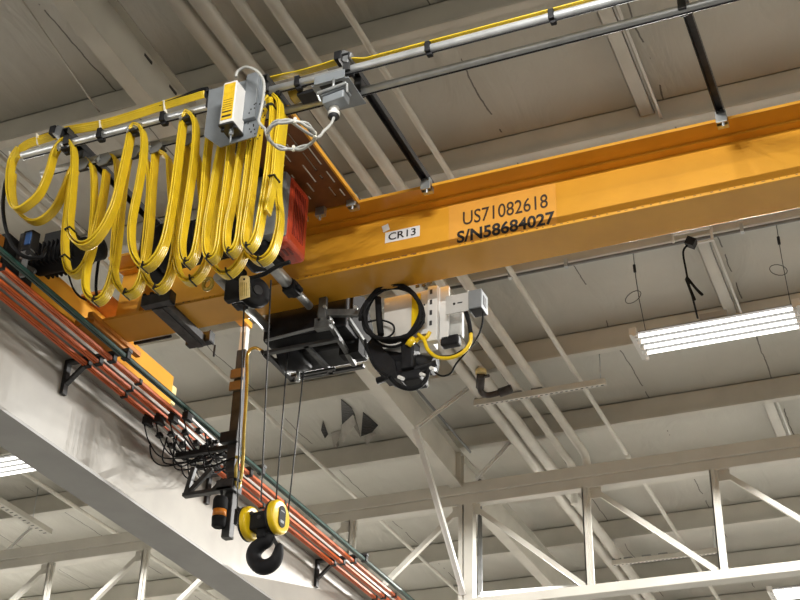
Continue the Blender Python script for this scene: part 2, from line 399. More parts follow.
pipe(at(460, 440, Z=7.33).x, -7.9, 11.38, 7.33, 0.013, 'thin grey conduit beside the rafter above the truss', 'conduit', 'thin conduits', 'grey_steel')
# conduit along the purlin behind the girder (X direction) with its clips
t = thing('conduit', (-1.5, 8.5, 7.33), 'dark grey conduit running sideways along the purlin above the lit fixture', 'conduit')
MB().cyl((-3.6, 8.53, 7.335), (4, 8.53, 7.335), 0.013, n=10).build('conduit_run', 'grey_steel', t)
for x in (-2.78, -2.33, -1.0, -0.2): MB().bx(x-0.012, x+0.012, 8.51, 8.55, 7.315, 7.385).build('clip', 'galv', t)
b = MB()
b.bx(-1.50, -1.20, 8.45, 8.47, 7.36, 7.375).bx(-1.22, -1.20, 8.45, 8.47, 7.26, 7.375).bx(-1.42, -1.2, 8.45, 8.47, 7.25, 7.262).bx(-1.5, -1.485, 8.45, 8.47, 7.3, 7.375)
tag(b.build('steel_frame', 'white'), 'small white steel frame on the purlin holding the lamp plug', 'bracket')
# perforated strut under the pipes
s0, s1 = at(474, 405, Z=7.15), at(606, 384, Z=7.15); yy = (s0.y+s1.y)/2
t = thing('perforated_strut', ((s0.x+s1.x)/2, yy, 7.13), 'perforated cream strut channel carrying the four pipes', 'strut')
MB().bx(s0.x, s1.x, yy-0.022, yy-0.018, 7.145, 7.195).bx(s0.x, s1.x, yy-0.022, yy+0.02, 7.14, 7.145).bx(s0.x, s1.x, yy+0.018, yy+0.022, 7.145, 7.195).build('channel', 'pipe_paint', t)
b = MB(); n = 26
for k in range(n):
    x = s0.x+0.03+k*(s1.x-s0.x-0.06)/(n-1); b.bx(x-0.011, x+0.011, yy-0.006, yy+0.006, 7.1385, 7.1405)
b.build('slot_row', 'dark_steel', t)
for x in (-3.60, -3.47, -3.265, -3.08):
    MB().bx(x-0.05, x+0.05, yy-0.02, yy+0.02, 7.195, 7.212).build('pipe_clamp', 'grey_steel', t)
for x in (s0.x+0.04, s1.x-0.04): MB().cyl((x, yy, 7.16), (x, yy, ZC-0.004), 0.005, n=8).build('hanger_rod', 'galv', t)
copy_thing(t, (0.12, 4.15, 0), 'second perforated strut under the fat pipes beyond the truss')
for y, lab in ((14.9, 'slim cream pipe crossing sideways beyond the truss top chord'), (16.2, 'second slim cream pipe crossing sideways beyond the truss')):
    tag(MB().cyl((-12, y, 7.12), (6, y, 7.12), 0.028, n=12).build('sprinkler_pipe', 'pipe_paint'), lab, 'pipe', 'sideways pipes beyond the truss')
for (x, y0, y1, lab) in ((-0.9, 13.0, 14.1, 'dark hanging rod far right beyond the truss'),):
    tag(MB().cyl((x, 13.6, 6.9), (x, 13.6, ZC-0.004), 0.006, n=8).build('hanger_rod', 'grey_steel'), lab, 'rod')
# black elbow fitting
e = [at(481, 376, Z=7.14), at(480, 386, Z=7.10), at(482, 393, Z=7.06), at(489, 395, Z=7.06), at(505, 391, Z=7.08)]
t = thing('pipe_elbow', e[2], 'dark iron elbow fitting with a tan collar hanging below the fat pipes', 'pipe fitting')
MB().tube(smooth_path(e, 5), 0.026, 14).build('elbow', 'iron', t)
MB().cyl(e[4]-V(0.05, 0, 0.01), e[4]+V(0.06, 0, 0.012), 0.040, n=8).build('socket', 'iron', t); MB().cyl(e[1]+V(0, 0, -0.02), e[0]+V(0, 0, 0.02), 0.036, n=8).build('socket', 'iron', t)
MB().cyl(e[0]+V(0, 0, 0.02), e[0]+V(0, 0, 0.055), 0.048, n=16).build('collar', 'tag', t)
MB().cyl(e[0]+V(0, 0, 0.05), V(e[0].x, e[0].y, 7.22), 0.03, n=12).build('riser', 'pipe_paint', t)
MB().bx(e[0].x+0.03, e[0].x+0.075, e[0].y-0.01, e[0].y+0.01, e[0].z-0.02, e[0].z).build('valve_lever', 'iron', t)
# cable tray lower left and a vertical conduit behind the truss
a, b_ = at(-40, 479, Z=7.2), at(50, 533, Z=7.2)
t = thing('cable_tray', (a.x, (a.y+b_.y)/2, 7.18), 'slotted narrow cable tray at the lower left under the roof', 'cable tray')
MB().bx(a.x-0.05, a.x+0.05, a.y-2, b_.y, 7.18, 7.19).bx(a.x-0.05, a.x-0.045, a.y-2, b_.y, 7.19, 7.24).bx(a.x+0.045, a.x+0.05, a.y-2, b_.y, 7.19, 7.24).build('tray', 'beam_grey', t)
b = MB()
for k in range(24): y = b_.y-0.05-k*0.075; b.bx(a.x-0.02, a.x+0.02, y-0.02, y, 7.1785, 7.181)
b.build('slot_row', 'dark_steel', t)
MB().cyl((a.x, b_.y-0.3, 7.19), (a.x, b_.y-0.3, ZC-0.004), 0.005, n=8).cyl((a.x, b_.y-1.6, 7.19), (a.x, b_.y-1.6, ZC-0.004), 0.005, n=8).build('hanger_rod', 'galv', t)
pv = at(480, 540, Y=11.75)
MBt = MB().cyl((pv.x, 11.75, 5.0), (pv.x, 11.75, 7.2), 0.022, n=10)
tag(MBt.build('conduit', 'grey_steel'), 'vertical grey conduit right of the tall truss post', 'conduit')
# torn insulation
def hole():
    Zh = ZC-0.006
    px = lambda *a: [at(x, y, Z=Zh) for x, y in a]
    o = sum((at(x, y, Z=Zh) for x, y in ((340, 420), (365, 425))), Vector())/2
    t = thing('torn_insulation', o, 'ragged tear in the white ceiling insulation showing black void above the hook ropes', 'torn insulation')
    for poly in (((341, 399), (342, 424), (355, 415), (352, 408)), ((363, 412), (361, 436), (372, 432), (378, 425)), ((323, 420), (321, 430), (325, 438), (328, 434))):
        MB().prism(px(*poly), (0, 0, -0.006)).build('void', 'vinyl_dark', t)
    for poly, dz in ((((341, 425), (343, 434), (356, 418), (353, 414)), -0.10), (((331, 433), (334, 441), (339, 436), (341, 430)), -0.07), (((335, 437), (337, 444), (339, 443), (338, 436)), -0.05),
                     (((364, 437), (367, 440), (376, 431), (372, 432)), -0.06)):
        P = px(*poly); P = [P[0], P[1]+V(0, 0, dz), P[2]+V(0, 0, dz*0.6), P[3]]
        MB().prism(P, (0.004, -0.006, -0.004)).build('loose_flap', 'facing', t)
    P = px((342, 425), (361, 437), (355, 416), (352, 423))
    MB().prism([P[0], P[3], P[1], P[2]], (0, 0, -0.012)).build('loose_flap', 'facing', t)
hole()

# ------------------------------------------------------------------ hanging light fixtures
def fixture():
    cx, cy, z = -1.3, 8.85, 6.7
    t = thing('light_fixture', (cx, cy, z), 'lit four-tube hanging fluorescent fixture at the right below the orange girder', 'light fixture', 'hanging four-tube light fixtures')
    n = 4
    for k in range(n):                      # four slim channels with open slots between them
        y = cy-0.135+k*0.09
        MB().prism([(cx-0.58, y-0.016, z+0.040), (cx-0.58, y-0.010, z+0.050), (cx-0.58, y+0.010, z+0.050), (cx-0.58, y+0.016, z+0.040), (cx-0.58, y+0.016, z+0.043), (cx-0.58, y+0.010, z+0.054), (cx-0.58, y-0.010, z+0.054), (cx-0.58, y-0.016, z+0.043)], (1.16, 0, 0)).build('reflector', 'reflector', t)
    MB().bx(cx-0.10, cx+0.10, cy-0.15, cy+0.15, z+0.056, z+0.10).build('ballast_box', 'reflector', t)
    for s in (-1, 1):
        e = MB().bx(cx+s*0.585, cx+s*0.615, cy-0.20, cy+0.20, z+0.0, z+0.06)
        e.bx(cx+s*0.56, cx+s*0.59, cy-0.20, cy-0.185, z-0.012, z+0.06).bx(cx+s*0.56, cx+s*0.59, cy+0.185, cy+0.20, z-0.012, z+0.06)
        e.build('end_cap', 'white', t, 0.003)
    for k in range(n):
        y = cy-0.135+k*0.09
        MB().cyl((cx-0.57, y, z+0.018), (cx+0.57, y, z+0.018), 0.0128, n=10).build('tube', 'tube', t)
        for q in (-1, 1): MB().bx(cx+q*0.584, cx+q*0.557, y-0.014, y+0.014, z-0.004, z+0.052).build('lamp_holder', 'white', t)
    for q in (-0.5, -0.3, -0.1, 0.1, 0.3, 0.5):              # the light the four tubes throw down and sideways
        ld = bpy.data.lights.new('lamp', 'SPOT'); ld.spot_size = math.pi; ld.spot_blend = 0.10; ld.shadow_soft_size = 0.0
        ld.energy = LAMP_WATTS; ld.color = (1.0, 0.98, 0.93)
        lo = bpy.data.objects.new('lamp', ld); C.objects.link(lo); lo.parent = t; lo.location = (q, 0, -0.02)
    return t
fx = fixture()
ROW = {}
def row_lamp(y):
    if y not in ROW:
        d = bpy.data.lights['lamp'].copy(); d.energy = LAMP_WATTS*ROW_LEVEL[y]; ROW[y] = d
    return ROW[y]
for ch in fx.children:
    if ch.type == 'LIGHT': ch.data = row_lamp(8.85)
for x in LIGHT_X:
    for y in LIGHT_Y:
        if (x, y) == (-1.3, 8.85): continue
        if (x, y) == (-7.98, 8.85): lab = 'lit hanging fluorescent fixture at the left edge below the runway beam'
        elif (x, y) == (-1.3, 14.62): lab = 'lit hanging fluorescent fixture at the bottom right corner beyond the truss'
        else: lab = 'lit hanging fluorescent fixture in the grid outside the picture'
        dx = x+1.3-(0.02 if x == -7.98 else 0)
        c = copy_thing(fx, (dx+(0.05 if x == -7.98 else 0), y-8.85+(0.2 if x == -7.98 else 0), 0), lab)
        for ch in c.children:
            if ch.type == 'LIGHT': ch.data = row_lamp(y)
# suspension wires and cord of the visible fixture
for x, k, lab in ((-1.82, 0, 'thin suspension wire with a hook at the left end of the lit fixture'), (-0.76, 1, 'thin suspension wire with a hook at the right end of the lit fixture')):
    t = thing('suspension_wire', (x, 8.6, 6.8), lab, 'wire', 'fixture suspension wires')
    MB().tube([V(x, 8.57, 7.36), V(x, 8.6, 7.15), V(x, 8.66, 7.0), V(x, 8.8, 6.80)], 0.003, 6).build('wire', 'dark_steel', t)
    MB().cyl((x, 8.585, 7.19), (x, 8.575, 7.25), 0.011, n=8).build('gripper', 'black', t)
    pts = [V(x-0.035+0.06*math.cos(a), 8.62, 7.0+0.045*math.sin(a)-0.02*math.cos(a)*(1 if k else -1)) for a in [i*2*math.pi/16 for i in range(16)]]
    MB().tube(pts, 0.0028, 6, True).build('spare_loop', 'dark_steel', t)
t = thing('power_cord', (-1.38, 8.5, 6.8), 'black lamp cord with a folded bundle hanging from the plug above the fixture', 'cord')
pg = V(-1.36, 8.43, 7.25)
MB().ob(pg, V(0.03, 0, -0.02), V(0, 0.03, 0), V(0.015, 0, 0.028)).build('plug', 'black', t)
MB().tube(smooth_path([pg+V(-0.02, 0, -0.01), V(-1.425, 8.44, 7.19), V(-1.425, 8.48, 7.06), V(-1.42, 8.5, 6.97), V(-1.41, 8.56, 6.86), V(-1.42, 8.75, 6.80)], 5), 0.008, 8).build('cord', 'rubber', t)
MB().tube(smooth_path([V(-1.425, 8.48, 7.0), V(-1.37, 8.5, 6.90), V(-1.33, 8.5, 6.84), V(-1.35, 8.5, 6.86), V(-1.43, 8.48, 6.99), V(-1.40, 8.49, 6.86), V(-1.385, 8.49, 6.80), V(-1.40, 8.49, 6.84), V(-1.43, 8.48, 6.98)], 5), 0.009, 8).build('folded_bundle', 'rubber', t)

# ================================================================== runway beam with conductor bars
RX = -4.83
rb = thing('runway_beam', (RX, 8, 4.985), 'big pale grey runway I-beam crossing the lower left', 'runway beam')
MB().bx(RX-0.008, RX+0.008, -7.5, 25, 5.0, 5.662).build('web', 'runway_grey', rb)
MB().bx(RX-0.147, RX+0.147, -7.5, 25, 4.982, 4.999).build('bottom_flange', 'flange_shade', rb); MB().bx(RX-0.148, RX+0.148, -7.5, 25, 4.999, 5.004).build('flange_top_face', 'runway_grey', rb)
MB().bx(RX-0.22, RX+0.22, -7.5, 25, 5.66, 5.68).build('top_flange', 'runway_grey', rb)
MB().bx(RX-0.03, RX+0.03, -7.5, 25, 5.68, 5.70).bx(RX-0.01, RX+0.01, -7.5, 25, 5.70, 5.735).bx(RX-0.025, RX+0.025, -7.5, 25, 5.735, 5.76).build('rail', 'dark_steel', rb)
ZB = 5.60
xb = [at(x, 600, Z=ZB).x for x in (377.5, 387.5, 399.5, 411.5)]
BL = (('orange conductor bar closest to the runway beam web, lowest of the row', 'bar_orange'), ('middle one of the three orange conductor bars', 'bar_orange'),
      ('orange conductor bar next to the dark green bar', 'bar_orange'), ('dark green earth conductor bar, topmost of the row along the runway', 'bar_green'))
for i, (x, (lab, m)) in enumerate(zip(xb, BL)):
    t = thing('conductor_bar', (x, 8, ZB-0.02), lab, 'conductor bar', 'conductor bars along the runway' )
    wv = 0.0165
    b = MB().bx(x-wv, x+wv, -7, 24, ZB+0.006, ZB+0.011)
    for s in (-1, 1): b.bx(x+s*wv, x+s*(wv-0.005), -7, 24, ZB-0.011, ZB+0.011).bx(x+s*wv, x+s*0.004, -7, 24, ZB-0.013, ZB-0.008)
    b.build('cover', m, t)
    MB().bx(x-0.0035, x+0.0035, -7, 24, ZB-0.006, ZB+0.006).build('conductor', 'copper', t)
    if i < 3:
        for y in (6.42-i*0.06, 8.3, 10.4, 4.9):
            MB().bx(x-wv-0.006, x+wv+0.006, y-0.012, y+0.012, ZB-0.018, ZB+0.016).build('splice', 'black', t)
for k, (y, lab) in enumerate(((4.22, 'grey bar bracket nearest the camera end of the runway'), (6.0, 'grey triangular bar bracket at the left of the runway beam web'), (7.76, 'grey triangular bar bracket behind the amber beacon'), (9.55, 'grey triangular bar bracket right of the crane hook'), (11.35, 'grey bar bracket at the far end of the visible runway'))):
    t = thing('bar_bracket', (RX+0.008, y, 5.42), lab, 'bracket', 'conductor bar brackets')
    MB().bar((RX+0.022, y, 5.42), (RX+0.022, y, 5.64), 0.045, 0.024, (1, 0, 0)).bar((RX+0.01, y, 5.64), (xb[3]+0.03, y, 5.64), 0.045, 0.022).bar((RX+0.03, y, 5.49), (RX+0.19, y, 5.635), 0.035, 0.02).build('frame', 'dark_steel', t, 0.003)
    for i, x in enumerate(xb):
        MB().bx(x-0.024, x+0.024, y-0.018, y+0.018, ZB-0.016, ZB+0.032).bx(x-0.012, x+0.012, y-0.012, y+0.012, ZB+0.03, 5.655).build('hanger_clip', 'black', t)

# ================================================================== bridge girder
g = thing('bridge_girder', (-1.5, 6.07, 5.845), 'orange crane bridge girder spanning from left to upper right', 'crane girder')
GX0, GX1 = -4.56, 4.5
MB().prism([(GX0, 6.056, 5.862), (GX1, 6.056, 5.862), (GX1, 6.056, 6.25), (GX0+0.02, 6.056, 6.25)], (0, 0.014, 0)).build('web', 'orange', g)
MB().bx(GX0, GX1, 5.93, 6.212, 5.846, 5.865).build('bottom_flange', 'orange', g, 0.002)
MB().bx(GX0+0.02, GX1, 6.0, 6.14, 6.246, 6.260).build('top_flange', 'orange', g)
MB().bx(GX0+0.02, GX1, 5.872, 6.27, 6.260, 6.279).bx(GX0+0.02, GX1, 6.262, 6.27, 6.2, 6.26).build('cap_channel', 'orange', g, 0.002)
b = MB()
for k in range(180):
    x = GX0+0.3+k*0.045+random.uniform(-.01, .01); b.bx(x, x+random.uniform(0.004, 0.02), 5.9285, 5.931, 5.857, 5.857+random.uniform(0.002, 0.006))
for k in range(6): b.bx(-2.79+k*0.055, -2.755+k*0.055, 5.9285, 5.931, 5.861, 5.866)
b.build('chipped_paint', 'brown_plate', g)
b = MB()
for x in (GX0+0.25,): b.prism([(x-0.01, 5.935, 5.865), (x-0.01, 6.056, 5.865), (x-0.01, 6.056, 6.243), (x-0.01, 6.0, 6.246)], (0.02, 0, 0))
b.build('stiffener', 'orange', g)
WY = 6.0555
tl, br = at(449, 197, Y=WY), at(557, 210, Y=WY)
pl = MB().bx(-2.335, -1.695, WY-0.0012, WY, 5.952, 6.235).build('number_decal', 'decal', g)
z0 = 5.952
a, b_ = at(457, 245, Y=WY-.002), at(555, 224, Y=WY-.002)
text_mesh('serial_number', 'S/N58684027', 'ink', g, (a.x, WY-0.0015, (a.z+b_.z)/2+0.006), b_.x-a.x, 0.086, (1, 0, 0), (0, 0, 1), 0.028)
a, b_ = at(463, 226, Y=WY-.002), at(548, 207, Y=WY-.002)
text_mesh('crane_number', 'US71082618', 'ink_thin', g, (a.x, WY-0.0015, (a.z+b_.z)/2), b_.x-a.x, 0.095, (1, 0, 0), (0, 0, 1), 0.006)
a, b_ = at(385, 243.5, Y=WY), at(420, 226, Y=WY)
st = MB().bx(a.x, b_.x, WY-0.0018, WY, a.z, a.z+0.075).build('crane_label', 'sticker', g)
text_mesh('label_text', 'CR13', 'ink', st, (a.x+0.022, WY-0.0022, a.z+0.013), 0.172, 0.050, (1, 0, 0), (0, 0, 1), 0.012)
c0 = at(386, 227, Y=WY)
MB().ob(c0+V(0.0, -0.003, -0.01), V(0.02, 0, 0.006), V(0, 0.002, 0), V(-0.006, 0, 0.022)).build('clear_tape', 'sticker', g)

# end truck
et = thing('end_truck', (-4.83, 6.2, 5.78), 'orange end truck riding the runway at the left end of the girder', 'end truck')
MB().bx(-4.945, -4.715, 5.42, 7.02, 5.80, 6.045).build('body', 'orange', et, 0.006)
MB().bx(-4.96, -4.69, 5.42, 6.62, 5.785, 5.80).build('bottom_plate', 'orange', et)
MB().bx(-4.70, -4.56, 5.86, 6.28, 5.80, 5.846).bx(-4.72, -4.55, 5.90, 6.24, 6.045, 6.06).build('girder_seat', 'orange_dull', et)
p, q = at(93, 314, Z=5.83), at(134, 348, Z=5.83)
MB().bar((-4.56, p.y, 5.835), (-4.56, q.y+0.1, 5.835), 0.035, 0.03).build('guide_angle', 'orange_dull', et)
MB().bx(-4.93, -4.73, 7.02, 7.10, 5.86, 6.0).build('bumper', 'tag', et, 0.01)
MB().cyl((-4.86, 5.62, 5.86), (-4.80, 5.62, 5.86), 0.10, n=24).cyl((-4.86, 6.8, 5.86), (-4.80, 6.8, 5.86), 0.10, n=24).build('wheel', 'dark_steel', et)
# front bumper block and travel motor, bracket
MB().bx(-4.95, -4.70, 5.14, 5.42, 5.80, 6.04).build('gearbox', 'hoist_black', et, 0.015)
b = MB().lathe(V(-4.64, 5.34, 5.93), V(1, 0, 0.0), [(0, 0.05), (0.02, 0.085), (0.36, 0.085), (0.37, 0.07), (0.45, 0.07), (0.46, 0.03)], 24)
for k in range(10): b.bx(-4.60+k*0.03, -4.59+k*0.03, 5.25, 5.43, 5.86, 6.0)
b.build('travel_motor', 'hoist_black', et)
MB().bx(-4.58, -4.40, 5.30, 5.42, 5.99, 6.10).build('terminal_box', 'black', et, 0.008)
MB().bar((-4.66, 5.22, 6.06), (-4.66, 5.22, 5.86), 0.03, 0.03, (1, 0, 0)).bar((-4.66, 5.22, 5.86), (-4.56, 5.26, 5.80), 0.03, 0.03).build('motor_bracket', 'dark_steel', et, 0.004)
MB().bx(-4.98, -4.72, 4.72, 5.14, 5.80, 6.00).build('front_plate', 'orange_dull', et, 0.004)
# anti-collision sensor with blue lens
sp = at(30, 246, Y=5.0)
t = thing('proximity_sensor', sp-V(0, 0, 0.08), 'black sensor with a blue lens standing on the end truck at the far left', 'sensor')
MB().ob(sp+V(0, 0, 0.025), V(0.030, 0, 0), V(0.008, 0.028, 0), V(0, 0, 0.065)).build('housing', 'black', t, 0.006)
MB().ob(sp+V(0.004, -0.031, 0.03), V(0.020, 0, 0), V(0, 0.006, 0), V(0, 0, 0.042)).build('lens', 'blue_lens', t, 0.006)
MB().bx(sp.x-0.04, sp.x+0.03, sp.y-0.02, sp.y+0.02, sp.z-0.085, sp.z-0.035).bx(sp.x-0.03, sp.x+0.0, sp.y-0.01, sp.y+0.01, sp.z-0.2, sp.z-0.08).build('bracket', 'grey_steel', t, 0.003)
MB().cyl(sp+V(0.02, -0.03, -0.06), sp+V(0.02, 0.03, -0.06), 0.018, n=12).build('knob', 'black', t)
MB().cyl(sp+V(-0.09, 0.03, -0.02), sp+V(-0.05, 0.03, 0.0), 0.03, n=12).build('connector', 'black', t)

# ================================================================== festoon
RZ = 6.245
RZ2 = 6.212
Y1 = at(320, 78, Z=RZ).y; Y2 = at(330, 100, Z=RZ2).y
R_ = 0.024
r1x0 = at(24, 150, Y=Y1).x; r2x0 = at(43, 167, Y=Y2).x
def rail(x0, y, lab, RZ=RZ):
    t = thing('festoon_rail', (x0+2, y, RZ-R_), lab, 'rail', 'festoon rails')
    MB().cyl((x0, y, RZ), (3.2, y, RZ), R_, n=20).build('tube', 'rail_steel', t)
    MB().bx(x0+0.01, 3.2, y-0.004, y+0.004, RZ-R_-0.004, RZ-R_+0.004).build('slot', 'black', t)
    return t
rail(r1x0, Y1, 'upper steel festoon rail nearest the camera'); rail(r2x0, Y2, 'lower steel festoon rail next to the girder', RZ2)
ARMX = [at(97, 167, Z=6.28).x, -3.19, -2.86, at(428, 185, Z=6.28).x, at(722, 118, Z=6.28).x, 1.0]
AL = ('dark festoon support arm at the left behind the yellow loops', 'festoon support arm left of the slotted brown plate', 'festoon support arm along the right edge of the slotted brown plate',
      'festoon support arm right of the grey socket', 'festoon support arm at the upper right by the rail end clamp', 'festoon support arm outside the picture at right')
for x, lab in zip(ARMX, AL):
    t = thing('support_arm', (x, 5.35, 6.282), lab, 'support arm', 'festoon support arms')
    b = MB().bx(x-0.02, x+0.02, Y1-0.05, 6.0, 6.315, 6.322).bx(x-0.022, x-0.018, Y1-0.05, 6.0, 6.281, 6.322).bx(x+0.018, x+0.022, Y1-0.05, 6.0, 6.281, 6.322)
    b.build('channel', 'dark_steel', t)
    c = MB().bx(x-0.03, x+0.03, 5.845, 5.90, 6.225, 6.259).bx(x-0.03, x+0.03, 5.835, 5.870, 6.225, 6.30).cyl((x+0.005, 5.85, 6.2), (x+0.005, 5.85, 6.33), 0.009, n=8)
    c.build('beam_clamp', 'galv', t, 0.003)
    for y, zl in ((Y1, 6.225), (Y2, 6.195)): MB().bx(x-0.02, x+0.02, y-0.032, y+0.032, zl, 6.29).build('rail_clamp', 'dark_steel', t, 0.004)
# ribbon profile: flat cable with rounded ribs
def rib_profile(wd, th, ribs=4):
    top = []; n = ribs*4
    for k in range(n+1):
        u = -wd/2+wd*k/n; top.append((u, th*(0.55+0.45*abs(math.sin(math.pi*ribs*k/n)))))
    return [(a, b/2) for a, b in top]+[(a, -b/2) for a, b in top[::-1]]
PROF = rib_profile(0.058, 0.010)
def loop_part(parent, name, pts, y, layers=(0.0, 0.013), tie=None):
    P = smooth_path([at(px_, py_, Y=y+dy) if True else 0 for px_, py_, *r in pts for dy in [(r[0] if r else 0)]], 6)
    b = MB()
    for k, off in enumerate(layers):
        Q = []
        for i, p in enumerate(P):
            d = (P[min(i+1, len(P)-1)]-P[max(i-1, 0)]).normalized(); nrm = V(0, 1, 0).cross(d)
            fr = i/(len(P)-1); wob = math.sin(fr*math.pi)
            Q.append(p+nrm*off*(0.6+0.5*wob)+V(0, 0.004*k, -0.004*k*wob))
        b.ribbon(Q, PROF, (0, 1, 0.0))
    o = b.build(name, 'yellow', parent)
    if tie is not None:
        T = at(tie[0], tie[1], Y=y); j = min(range(len(P)), key=lambda i: (P[i]-T).length)
        d = (P[min(j+1, len(P)-1)]-P[max(j-1, 0)]).normalized(); nrm = V(0, 1, 0).cross(d)
        c = P[j]+nrm*0.007
        MB().ob(c, V(0, 0.035, 0), nrm*0.018, d*0.0035).bar(c+V(0, -0.036, 0), c+V(0.03, -0.04, -0.012), 0.005, 0.003).build('cable_tie', 'black', o)
    return o
YF = Y1; YR = Y2
f1 = thing('festoon_cable', (-3.7, YF, 6.2), 'front run of yellow flat festoon cables looping below the upper rail', 'festoon cable', 'yellow flat festoon cables')
f2 = thing('festoon_cable', (-3.7, YR, 6.1), 'rear run of yellow flat festoon cables hanging from the lower rail', 'festoon cable', 'yellow flat festoon cables')
F = [
 ([(67,140),(62,143),(55,154),(50,172),(41,193),(29,205),(18,211),(12,206),(9,193),(9,175),(12,160),(19,149)], None),
 ([(66,141),(72,143),(75,152),(75,172),(73,200),(71,222),(74,237),(83,244),(93,240),(104,226),(114,204),(121,176),(127,150),(131,131),(136,125)], (73, 231)),
 ([(135,125),(142,128),(145,140),(144,160),(139,190),(133,222),(134,250),(144,266),(155,259),(164,241),(170,212),(175,180),(180,140),(183,121),(188,112)], (145, 267)),
 ([(187,112),(194,117),(197,132),(194,168),(187,215),(183,245),(187,262),(194,254),(199,228),(203,195),(206,160),(210,128)], (188, 263)),
 ([(226,128),(219,160),(213,195),(208,225),(207,248),(211,258),(217,250),(221,220),(226,185),(232,130)], (211, 258)),
 ([(246,122),(241,155),(235,195),(229,225),(228,244),(231,252),(237,243),(241,215),(246,180),(252,128)], (231, 253)),
 ([(270,98),(263,112),(258,150),(253,190),(248,222),(246,240),(249,247),(256,236),(262,205),(268,165),(272,120),(272,100)], (249, 247)),
 ([(275,96),(281,104),(281,125),(278,150),(276,175),(272,195),(268,213)], (275, 180)),
]
for i, (pts, tie) in enumerate(F): loop_part(f1, 'cable_loop', pts, YF, (0.0, 0.013), tie)
R = [
 ([(80,160),(72,172),(65,190),(56,208),(45,219),(33,223),(22,217),(14,206),(11,190),(12,172)], None),
 ([(84,160),(78,166),(72,185),(68,215),(66,245),(69,268),(77,273),(87,260),(95,232),(102,200),(106,172)], (68, 256)),
 ([(88,160),(94,170),(95,205),(92,245),(87,275),(88,292),(97,300),(106,292),(113,268),(118,230),(122,190),(127,160),(131,148)], (96, 301)),
 ([(111,157),(117,160),(119,185),(117,225),(115,260),(118,282),(128,293),(138,286),(144,262),(149,225),(152,185),(155,152)], (127, 294)),
 ([(136,149),(147,160),(151,180),(149,220),(146,255),(147,275),(158,288),(168,278),(174,252),(178,215),(182,175),(187,145)], (157, 288)),
 ([(160,152),(169,158),(171,178),(173,205),(176,240),(178,262),(183,276),(191,280),(201,272),(208,255),(212,225),(217,180),(222,140)], (192, 280)),
 ([(192,145),(199,160),(203,200),(210,240),(213,258),(218,268),(227,273),(238,264),(245,246),(248,215),(253,175),(256,135)], (228, 273)),
 ([(228,135),(236,170),(240,210),(244,238),(250,253),(261,260),(271,252),(277,234),(279,215),(277,190),(279,160),(284,115)], (260, 261)),
]
for i, (pts, tie) in enumerate(R): loop_part(f2, 'cable_loop', pts, YR, (0.0, 0.013), tie)
# the fixed run lying along the top of the upper rail
run = [(19,151,0),(28,145,0),(40,141,0),(52,137,0),(66,132,0),(100,126,0),(130,117.5,0),(165,106,0),(205,94,0)]
P = smooth_path([at(x, y, Y=YF) for x, y, z in run], 6)
MB().ribbon(P, rib_profile(0.040, 0.010), (0, -0.6, 0.8)).ribbon([p+V(0, 0.004, 0.022) for p in P], rib_profile(0.036, 0.010), (0, -0.6, 0.8)).build('fixed_run', 'yellow', f1)
run = [(265,81),(285,76),(300,73),(318,68),(334,63),(345,60)]
P = smooth_path([at(x, y, Y=YF) for x, y in run], 6)
P += [V(x, YF, RZ+R_+0.012) for x in (-2.3, -1.5, 0, 1.5, 3.1)]
MB().ribbon(P, rib_profile(0.05, 0.008), (0, 1, 0.12)).build('fixed_run', 'yellow', f1)
MB().tube(smooth_path([at(x, y, Y=YF+0.05) for x, y in ((13,158),(9,172),(5,185),(3,205),(5,225),(11,243),(20,254),(30,258),(42,257))], 5)+[V(-4.5, 5.25, 5.95)], 0.011, 8).build('control_cable', 'rubber', f1)
P = smooth_path([at(x, y, Y=YF+0.03) for x, y in ((13,156),(22,145),(38,137),(52,132),(66,128))], 5)
MB().tube(P, 0.007, 8).tube(smooth_path([at(x, y, Y=YF) for x, y in ((160,106),(180,98),(198,91),(208,89))], 5), 0.012, 8).build('control_cable', 'rubber', f1)
for x, y in ((38, 140), (101, 127), (165, 107), (11, 158)):
    c = at(x, y, Y=YF); MB().ob(c, V(0.003, 0, 0), V(0, 0.014, 0.0), V(0, -0.012, 0.030)).build('cable_tie', 'tie_white', f1)
# rail clips, clamps
for x, y, lab in ((102, 131, 'black rail clip left of the first dipping loop'), (165, 113.5, 'black rail clip left of the grey control plate'), (299, 80, 'black rail strap right of the control plate'), (429, 45, 'black rail clip midway along the upper rail'), (552, 12, 'black rail clip near the top of the picture')):
    c = at(x, y, Y=Y1); xx = c.x
    b = MB().bx(xx-0.014, xx+0.014, Y1-R_-0.006, Y1+R_+0.006, RZ-R_-0.006, RZ+R_+0.008).bx(xx-0.01, xx+0.02, Y1-0.012, Y1+0.012, RZ-R_-0.02, RZ-R_)
    tag(b.build('rail_clip', 'black', bevel=0.003), lab, 'clip', 'rail clips')
for x, y, lab in ((57, 134, 'black and grey cable clamp on the left end of the upper rail'), (342, 60, 'black and grey cable clamp above the grey socket')):
    c = at(x, y, Y=Y1-0.01)
    t = thing('cable_clamp', c-V(0, 0, 0.04), lab, 'clamp', 'cable end clamps')
    MB().ob(c+V(-0.012, 0, 0.012), V(0.02, 0, 0), V(0, 0.035, 0), V(0, 0, 0.026)).build('jaw', 'black', t, 0.004)
    MB().ob(c+V(0.03, 0, -0.006), V(0.028, 0, -0.018), V(0, 0.03, 0), V(0.012, 0, 0.03)).build('body', 'grey_steel', t, 0.005)
